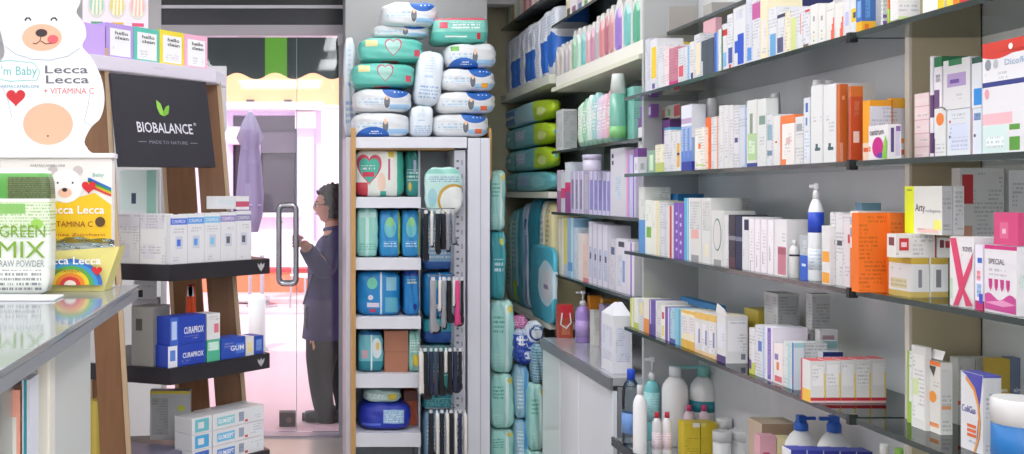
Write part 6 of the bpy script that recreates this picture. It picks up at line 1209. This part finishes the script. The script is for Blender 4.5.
for i, (a, b, yt, c, nm, L) in enumerate(((506, 511, 214, 'a9d0c8', 'pale aqua pad pack', [('t', .2, .2, .8, .9, '6fb0a8', 20)]), (511, 516.5, 209, '7fc0c8', 'aqua pad pack with lime foot', [('r', .3, .05, .9, .25, 'b4d62e'), ('t', .2, .4, .8, .9, 'e0f0ee', 20)]), (516.5, 522, 207, '4fa8bc', 'turquoise pad pack', [('r', .1, .2, .3, .9, 'c4dcec')]), (522, 527, 203, 'c0d4ec', 'pale blue pad pack', [('r', .5, .75, .8, .85, '3a58b0'), ('r', .6, 0, .9, .7, '7fa8dc')]), (527, 539, 199, '2f98b4', 'broad teal blue pad pack', [('r', .9, 0, 1, 1, '1f7c98')]), (539, 543.5, 201, 'dfe0d4', 'cream pad pack', [('t', .2, .1, .8, .9, '9aa0a8', 20)]), (543.5, 551, 203, 'e6dcae', 'straw coloured pad pack', [('ring', .5, .18, .35, .07, '4a6ab0', .7), ('t', .3, .4, .7, .95, 'a89a6a', 24)]))):
    wpack(a, b, yt, picmat('pad_'+str(i), c, L), nm, d=.2, name='pad_pack', pinch=.05, exp=8, wr=.003)
wb = wpack(530, 553, 248, picmat('round_print_pack', '4fb0c8', [('e', .72, .52, .34, .30, 'c9e0ec'), ('e', .74, .50, .20, .20, 'eef0f4'), ('r', .6, .44, .8, .5, '9a8ab0')]), 'wide turquoise pack with a pale round print', d=.03, dx=-.035, name='pad_pack', pinch=.05, exp=8)
# ---------- aqua packs piled on the floor beside the shelf unit ----------
M_fp = picmat('aqua_floor_pack', 'a4dcd4', [('r', .60, 0, .72, 1, 'dff0ec'), ('t', .1, .55, .55, .8, '5fae9c', 16), ('e', .8, .88, .12, .05, 'd8cf6a'), ('r', 0, .94, 1, 1, 'b9e4dc'), ('t', .1, .1, .5, .3, 'bfe6de', 20)])
M_fp2 = picmat('teal_floor_pack', '3f9ea8', [('t', .2, .4, .8, .6, 'cfe6ea', 12), ('e', .7, .85, .15, .05, 'c8c84a'), ('r', .8, 0, 1, 1, '5fb4bc')])
M_bc = picmat('blue_clear_pack', '9cc4d8', [('r', .55, .0, .75, 1, '4a9ad4'), ('t', .1, .2, .5, .8, 'dfeef4', 14)])
FP = 'in the floor pile'; FG = 'packs piled on the floor beside the shelf unit'
YT = 5.82
lv = [(170, 231), (231.5, 300), (300.5, 374), (374.5, 430), (430.5, 477)]
nmz = ['pale aqua pack, topmost', 'dark teal pack, second from the top', 'pale aqua pack with a white stripe, third from the top', 'pale aqua pack with a yellow spot, fourth from the top', 'pale aqua pack, lowest']
for i, (a, b) in enumerate(lv):
    pack(491, 506.5 if i < 2 else 515.5, a, b, YT, (M_fp, M_fp2, M_fp, M_fp, M_fp)[i], nmz[i], FP, group=FG, d=.2, axis='z', exp=6, pinch=.1, z=(PZ(b, YT) if i < 4 else .001), wr=.005)
pack(516, 531, 366, 420, 5.78, M_bc, 'clear blue white pack, upper one', FP, group=FG, d=.2, axis='z', exp=6)
pack(516, 531, 421, 473, 5.78, M_bc, 'clear blue white pack, lower one', FP, group=FG, d=.2, axis='z', exp=6, z=.001)
pack(530, 546, 385, 452, 5.68, M_fp, 'aqua pack leaning against the white cabinet', FP, group=FG, d=.14, axis='z', exp=6, z=PZ(452, 5.68), ry=.0)
pack(529, 546, 452.6, 478, 5.68, M_fp, 'low aqua pack under the leaning one', FP, group=FG, d=.14, axis='z', exp=6, z=.001)
M_nv = picmat('navy_white_pack', '1f3fa0', [('e', .3, .7, .2, .14, 'e9eef6'), ('e', .6, .3, .18, .12, 'dfe8f4'), ('ring', .7, .65, .2, .18, 'e4ecf6', .7), ('r', 0, .85, .6, 1, 'c4d4e6'), ('t', .1, .1, .9, .9, '4a6ac8', 8)])
pack(515, 537, 330, 366, 5.76, M_nv, 'crumpled navy and white pack', FP, group=FG, d=.16, exp=3.5, wr=.008, z=PZ(366, 5.76))
pack(533, 546, 345, 384.5, 5.70, picmat('stripe_pack', '9fc4d4', [('t', 0, 0, 1, 1, '3f7c94', 14)]), 'blue grey striped pack beside the crumpled navy one', FP, group=FG, d=.12, exp=4, z=PZ(384.5, 5.70))
pack(509, 530, 316, 330, 5.84, picmat('magenta_pack', 'c86aa4', [('t', .1, .1, .9, .9, 'e4b8d4', 6)]), 'crumpled magenta pink pack', FP, group=FG, d=.1, exp=3, wr=.006)
pack(528, 546, 322, 344.5, 5.74, picmat('white_blue_bag', 'dfe6ee', [('ring', .5, .5, .4, .35, '2a3f8c', .75), ('t', .1, .6, .9, .9, '7fa8c8', 8)]), 'white bag with a dark blue ring print', FP, group=FG, d=.12, exp=3, wr=.006)

# ================= the woman outside the door =================
YP = 7.12
def pw_(x, y, dy=0.0): Y = YP+dy; return (PX(x, Y), Y, PZ(y, Y))
RS = 1.0
def skin(name, pts, edges, m, parent=None, sub=2, root=0, flat=None):
    """pts: list of (co, rx, ry)"""
    me = bpy.data.meshes.new(name); me.from_pydata([p[0] for p in pts], edges, [])
    o = bpy.data.objects.new(name, me); COL.objects.link(o)
    sk = o.modifiers.new('s', 'SKIN'); sk.use_smooth_shade = True; sk.branch_smoothing = .6
    for i, p in enumerate(pts): me.skin_vertices[0].data[i].radius = (p[1]*RS, p[2]*RS)
    me.skin_vertices[0].data[root].use_root = True
    sb_ = o.modifiers.new('u', 'SUBSURF'); sb_.levels = sb_.render_levels = sub
    dg = bpy.context.evaluated_depsgraph_get(); dg.update(); nm = bpy.data.meshes.new_from_object(o.evaluated_get(dg))
    COL.objects.unlink(o); bpy.data.objects.remove(o); nm.materials.clear(); nm.materials.append(m)
    for p in nm.polygons: p.use_smooth = True
    return link(name, nm, parent)
SKIN = pm('c98f74', .55)
JK = noisy('jacket_cloth', '2c2452', '3a3068', 30, .8, 0, (1, 1, 1), .2); TRS = noisy('trouser_cloth', '0e0a12', '17111a', 30, 1.0); HAIR = noisy('dark_hair', '120b0a', '24150f', 60, .9, 0, (1, 1, .4), .4)
pe = empty('person', (PX(330, YP), YP, 0))
ox, oy = pe.location.x, pe.location.y
def L_(c): return (c[0]-ox, c[1]-oy, c[2])
# body: pelvis root, spine, neck, head base; legs; arms ending in palms
hl = L_(pw_(301, 239, -.42)); 
P_ = [(L_(pw_(327, 322)), .14, .12), (L_(pw_(327, 290)), .13, .115), (L_(pw_(330, 258)), .14, .12), (L_(pw_(334, 238)), .12, .10), (L_(pw_(334, 226)), .05, .055), (L_(pw_(331, 218)), .05, .055),   # 0-5 spine & neck
      (L_(pw_(320, 345, -.06)), .085, .085), (L_(pw_(318, 385, -.06)), .055, .06), (L_(pw_(327, 424, -.05)), .038, .04), (L_(pw_(314, 429, -.06)), .03, .035),      # 6-9 near leg
      (L_(pw_(338, 345, .12)), .085, .085), (L_(pw_(341, 385, .12)), .055, .06), (L_(pw_(345, 424, .12)), .038, .04), (L_(pw_(334, 428, .12)), .03, .035),   # 10-13 far leg
      (L_(pw_(332, 243, -.17)), .070, .070), (L_(pw_(324, 269, -.25)), .055, .055), (L_(pw_(310, 252, -.34)), .040, .040), (L_(pw_(302.5, 242, -.40)), .032, .027),  # 14-17 near arm
      (L_(pw_(340, 243, .18)), .062, .062), (L_(pw_(346, 270, .22)), .045, .045), (L_(pw_(345, 292, .20)), .033, .033), (L_(pw_(345, 301, .20)), .026, .022)]
E_ = [(0, 1), (1, 2), (2, 3), (3, 4), (4, 5), (0, 6), (6, 7), (7, 8), (8, 9), (0, 10), (10, 11), (11, 12), (12, 13), (2, 14), (14, 15), (15, 16), (16, 17), (2, 18), (18, 19), (19, 20), (20, 21)]
RS = 1.15
body = skin('body', P_, E_, SKIN, pe)
# head joined to the body mesh
bm = bmesh.new(); bm.from_mesh(body.data)
hc = Vector(L_(pw_(329, 206)))
hv = bmesh.ops.create_uvsphere(bm, u_segments=28, v_segments=20, radius=1)['verts']
for v in hv:
    x, y, z = v.co; fx = -x       # face looks to -X
    rx_, ry_, rz_ = .098, .076, .122
    jaw = 1-.22*max(0, -z)*1.1; X = x*rx_*(1 if x > 0 else .95)*jaw; Yy = y*ry_*jaw; Z = z*rz_
    if fx > .3:                                  # nose, brow, lips, chin
        n_ = math.exp(-((y/.22)**2+((z+.12)/.20)**2)); X -= .022*n_
        X -= .006*math.exp(-((y/.5)**2+((z-.22)/.10)**2)); X += .008*math.exp(-(((abs(y)-.38)/.16)**2+((z-.08)/.10)**2))
        X -= .007*math.exp(-((y/.3)**2+((z+.46)/.07)**2)); X -= .010*math.exp(-((y/.35)**2+((z+.78)/.13)**2))
    v.co = Vector((X, Yy, Z))+hc
bm.to_mesh(body.data); bm.free()
for p in body.data.polygons: p.use_smooth = True
RS = 1.0
# gripping hand: four bent fingers and a thumb around the outer door handle
gp = Vector(L_((PX(296, 6.70)-.0, 6.70, PZ(241, 6.70)))); pal = Vector(P_[17][0])
fing = []
for k in range(4):
    z = .030-.020*k; ln = (.95, 1.05, 1.0, .82)[k]
    b0 = pal+Vector((-.008, -.01, z*.8)); b1 = gp+Vector((.018, .034*ln, z)); b2 = gp+Vector((-.014, .022*ln, z)); b3 = gp+Vector((-.020, -.006, z-.004))
    fing.append(skin('finger', [(tuple(b0), .0125, .0125), (tuple(b1), .011, .011), (tuple(b2), .010, .010), (tuple(b3), .0088, .0088)], [(0, 1), (1, 2), (2, 3)], SKIN, body, 1))
th = skin('thumb', [(tuple(pal+Vector((.004, -.004, .022))), .012, .012), (tuple(gp+Vector((.022, -.004, .030))), .0105, .0105), (tuple(gp+Vector((.012, -.024, .012))), .009, .009)], [(0, 1), (1, 2)], SKIN, body, 1)
pl2 = Vector(P_[21][0])
for k in range(4): skin('finger', [(tuple(pl2+Vector((0, -.026+.017*k, 0))), .0105, .0105), (tuple(pl2+Vector((-.006, -.028+.018*k, -.035))), .009, .009), (tuple(pl2+Vector((-.016, -.028+.018*k, -.062+.006*(k == 3)))), .0078, .0078)], [(0, 1), (1, 2)], SKIN, body, 1)
skin('thumb', [(tuple(pl2+Vector((0, -.02, .01))), .011, .011), (tuple(pl2+Vector((-.022, -.036, -.012))), .0095, .0095), (tuple(pl2+Vector((-.032, -.038, -.03))), .0085, .0085)], [(0, 1), (1, 2)], SKIN, body, 1)
# face details
def blob(name, c, r, m, par=pe, seg=14):
    b_ = bmesh.new(); bmesh.ops.create_uvsphere(b_, u_segments=seg, v_segments=seg-4, radius=1)
    for v in b_.verts: v.co = Vector((v.co.x*r[0], v.co.y*r[1], v.co.z*r[2]))+Vector(c)
    me = bpy.data.meshes.new(name); b_.to_mesh(me); b_.free(); me.materials.append(m); return link(name, me, par, smooth=True)
for s_ in (-1, 1):
    blob('eye', hc+Vector((-.078, s_*.030, .006)), (.011, .013, .009), pm('ece6e2', .3), body); blob('iris', hc+Vector((-.087, s_*.030, .006)), (.004, .006, .006), pm('33221c', .3), body)
    tube('eyebrow', [tuple(hc+Vector((-.088, s_*.016, .028))), tuple(hc+Vector((-.087, s_*.032, .033))), tuple(hc+Vector((-.076, s_*.047, .028)))], .003, HAIR, body)
    blob('ear', hc+Vector((.006, s_*.073, -.004)), (.016, .008, .028), SKIN, body)
    g_ = [tuple(hc+Vector((-.098+.004*abs(math.cos(a)), s_*.031+.024*math.cos(a), .004+.019*math.sin(a)))) for a in (2*PI*i/18 for i in range(18))]
    if s_ == -1: gl_ = tube('glasses_rim', g_, .0026, pm('2a1c1c', .3), pe, cyclic=True)
    else: tube('glasses_rim', g_, .0026, pm('2a1c1c', .3), pe, cyclic=True)
    tube('glasses_temple', [tuple(hc+Vector((-.092, s_*.056, .008))), tuple(hc+Vector((.0, s_*.079, .010)))], .0024, pm('2a1c1c', .3), pe)
tube('glasses_bridge', [tuple(hc+Vector((-.101, -.008, .008))), tuple(hc+Vector((-.101, .008, .008)))], .0024, pm('2a1c1c', .3), pe)
tube('mouth', [tuple(hc+Vector((-.083, -.02, -.054))), tuple(hc+Vector((-.093, 0, -.052))), tuple(hc+Vector((-.083, .02, -.054)))], .0035, pm('a04a4a', .5), body)
# hair: short, full, dark
b_ = bmesh.new(); bmesh.ops.create_icosphere(b_, subdivisions=5, radius=1)
rn = random.Random(3)
dl = [v for v in b_.verts if (v.co.x < -.52 and v.co.z < .50) or (v.co.z < -.62 and v.co.x < .25) or (v.co.x < -.30 and v.co.z < -.02)]
bmesh.ops.delete(b_, geom=dl, context='VERTS')
for v in b_.verts:
    d_ = v.co.normalized(); q = .012*math.sin(14*d_.x+5*d_.z)*math.sin(12*d_.y+3)+.006*math.sin(31*d_.z+9*d_.y)
    v.co = Vector((d_.x*(.128+q)+.026, d_.y*(.112+q), d_.z*(.148+q)+.004))+hc
r_ = bmesh.ops.solidify(b_, geom=b_.faces[:], thickness=.012)
me = bpy.data.meshes.new('hair'); b_.to_mesh(me); b_.free(); me.materials.append(HAIR); link('hair', me, pe, smooth=True)
# clothes follow the body
def sweep(name, chains, m, parent, seg=24):
    """tapering tubes through (point, rx, ry); 'h' chains keep level elliptical rings"""
    V, F = [], []
    for kind, ch in chains:
        pts = []
        for i in range(len(ch)-1):                      # smooth the path
            for t in (0, .25, .5, .75):
                p0, p1, p2, p3 = (ch[max(0, min(len(ch)-1, i+k))] for k in (-1, 0, 1, 2))
                f = lambda a, b, c, d: .5*(2*b+(c-a)*t+(2*a-5*b+4*c-d)*t*t+(3*b-a-3*c+d)*t**3)
                pts.append((Vector([f(p0[0][q], p1[0][q], p2[0][q], p3[0][q]) for q in range(3)]), f(p0[1], p1[1], p2[1], p3[1]), f(p0[2], p1[2], p2[2], p3[2])))
        pts.append((Vector(ch[-1][0]), ch[-1][1], ch[-1][2])); b0 = len(V)
        for i, (c, rx_, ry_) in enumerate(pts):
            if kind == 'h': e1, e2 = Vector((1, 0, 0)), Vector((0, 1, 0))
            else:
                t_ = (pts[min(i+1, len(pts)-1)][0]-pts[max(i-1, 0)][0]).normalized(); e1 = t_.cross(Vector((0, 1, .2))).normalized(); e2 = t_.cross(e1).normalized()
            for k in range(seg):
                a_ = 2*PI*k/seg; wv = 1+.025*math.sin(3*a_+i*.7)+.02*math.sin(5*a_-i*.9)
                V.append(tuple(c+e1*math.cos(a_)*rx_*wv+e2*math.sin(a_)*ry_*wv))
        n_ = len(pts)
        for i in range(n_-1):
            for k in range(seg): F.append((b0+i*seg+k, b0+i*seg+(k+1) % seg, b0+(i+1)*seg+(k+1) % seg, b0+(i+1)*seg+k))
        F.append(tuple(b0+k for k in range(seg))[::-1]); F.append(tuple(b0+(n_-1)*seg+k for k in range(seg)))
    me = mesh(name, V, F, [m]); b2 = bmesh.new(); b2.from_mesh(me); bmesh.ops.recalc_face_normals(b2, faces=b2.faces); b2.to_mesh(me); b2.free()
    return link(name, me, parent, smooth=True)
K7 = YP/FPX
def q_(x, y, hw, hd, dy=0.0): return (L_(pw_(x, y, dy)), hw*K7, hd)
sweep('jacket', [('h', [q_(323.5, 338, 21.5, .165), q_(324, 325, 21, .16), q_(325, 305, 20, .15), q_(327, 285, 20.5, .155), q_(330, 262, 21, .17), q_(333, 248, 19.5, .185), q_(335.5, 238, 15, .16), q_(336, 231, 9.5, .09), q_(335, 227, 8, .07)]),
    ('t', [(P_[14][0], .075, .075), (L_(pw_(328, 258, -.22)), .075, .075), (P_[15][0], .068, .068), (L_(pw_(316, 262, -.30)), .060, .060), (L_(pw_(306.5, 249, -.365)), .050, .050)]),
    ('t', [(P_[18][0], .075, .075), (P_[19][0], .066, .066), (L_(pw_(345.5, 289, .20)), .052, .052)])], JK, pe)
tube('jacket_collar', [tuple(Vector(L_(pw_(335, 228)))+Vector((.066*math.cos(a), .066*math.sin(a), .012*math.cos(a)))) for a in (2*PI*i/20 for i in range(20))], .018, JK, pe, cyclic=True)
sweep('trousers', [('h', [q_(325, 328, 19.5, .15), q_(325.5, 345, 20, .15), q_(322, 358, 15.5, .10, -.05), q_(320, 380, 12, .085, -.06), q_(324, 405, 10.5, .075, -.05), q_(328, 426, 9.5, .07, -.05)]),
    ('h', [q_(329, 335, 17, .13, .04), q_(335, 358, 14, .10, .10), q_(341, 380, 11.5, .085, .12), q_(345, 405, 10, .075, .12), q_(348, 426, 9, .07, .12)])], TRS, pe)
for dy_, x_ in ((-.05, 325), (.12, 345)):
    c_ = L_(pw_(x_, 431, dy_)); b2_ = bxm('shoe', -.15, .11, -.045, .045, 0, .075, pm('17131a', .5), pe, .03); b2_.location = (c_[0]+.01, c_[1], 0)
bg2 = pack(304.5, 309, 306, 330, YP-.30, pm('4c4a5c', .7), 'small grey shoulder bag', 'carried by the person in the purple jacket', name='shoulder_bag', cat='bag', group='', d=.1, exp=5)
tube('strap', [(-.02, .05, PZ(306, YP-.30)-bg2.location.z), (.12, .12, PZ(236, YP)-bg2.location.z), (.16, .2, PZ(236, YP)-bg2.location.z)], .008, pm('4c4a5c', .7), bg2)
tag(pe, 'person in purple jacket and dark trousers, with glasses, holding the door handle', 'person')

# ================= labels: each one singles out its thing =================
def words_(s): return len(s.replace(',', ' ').split())
from collections import defaultdict
full = {}
for o, look, place, x in REG: full[o.name] = (look+' '+place).strip()
cnt = defaultdict(list)
for r in REG: cnt[full[r[0].name]].append(r)
ordw = ['first', 'second', 'third', 'fourth', 'fifth', 'sixth', 'seventh', 'eighth', 'ninth', 'tenth']
for t, rs in cnt.items():
    rs.sort(key=lambda r: r[3])
    for i, r in enumerate(rs):
        o = r[0]; s = t
        if len(rs) > 1: s = f'{t}, {ordw[min(i, 9)]} from the left'
        if words_(s) > 16: print('LONG', words_(s), s)
        o['label'] = s
        if 'group' in o.keys() and not o['group']: del o['group']
        if r[1] and words_(s) < 4: print('SHORT', s)
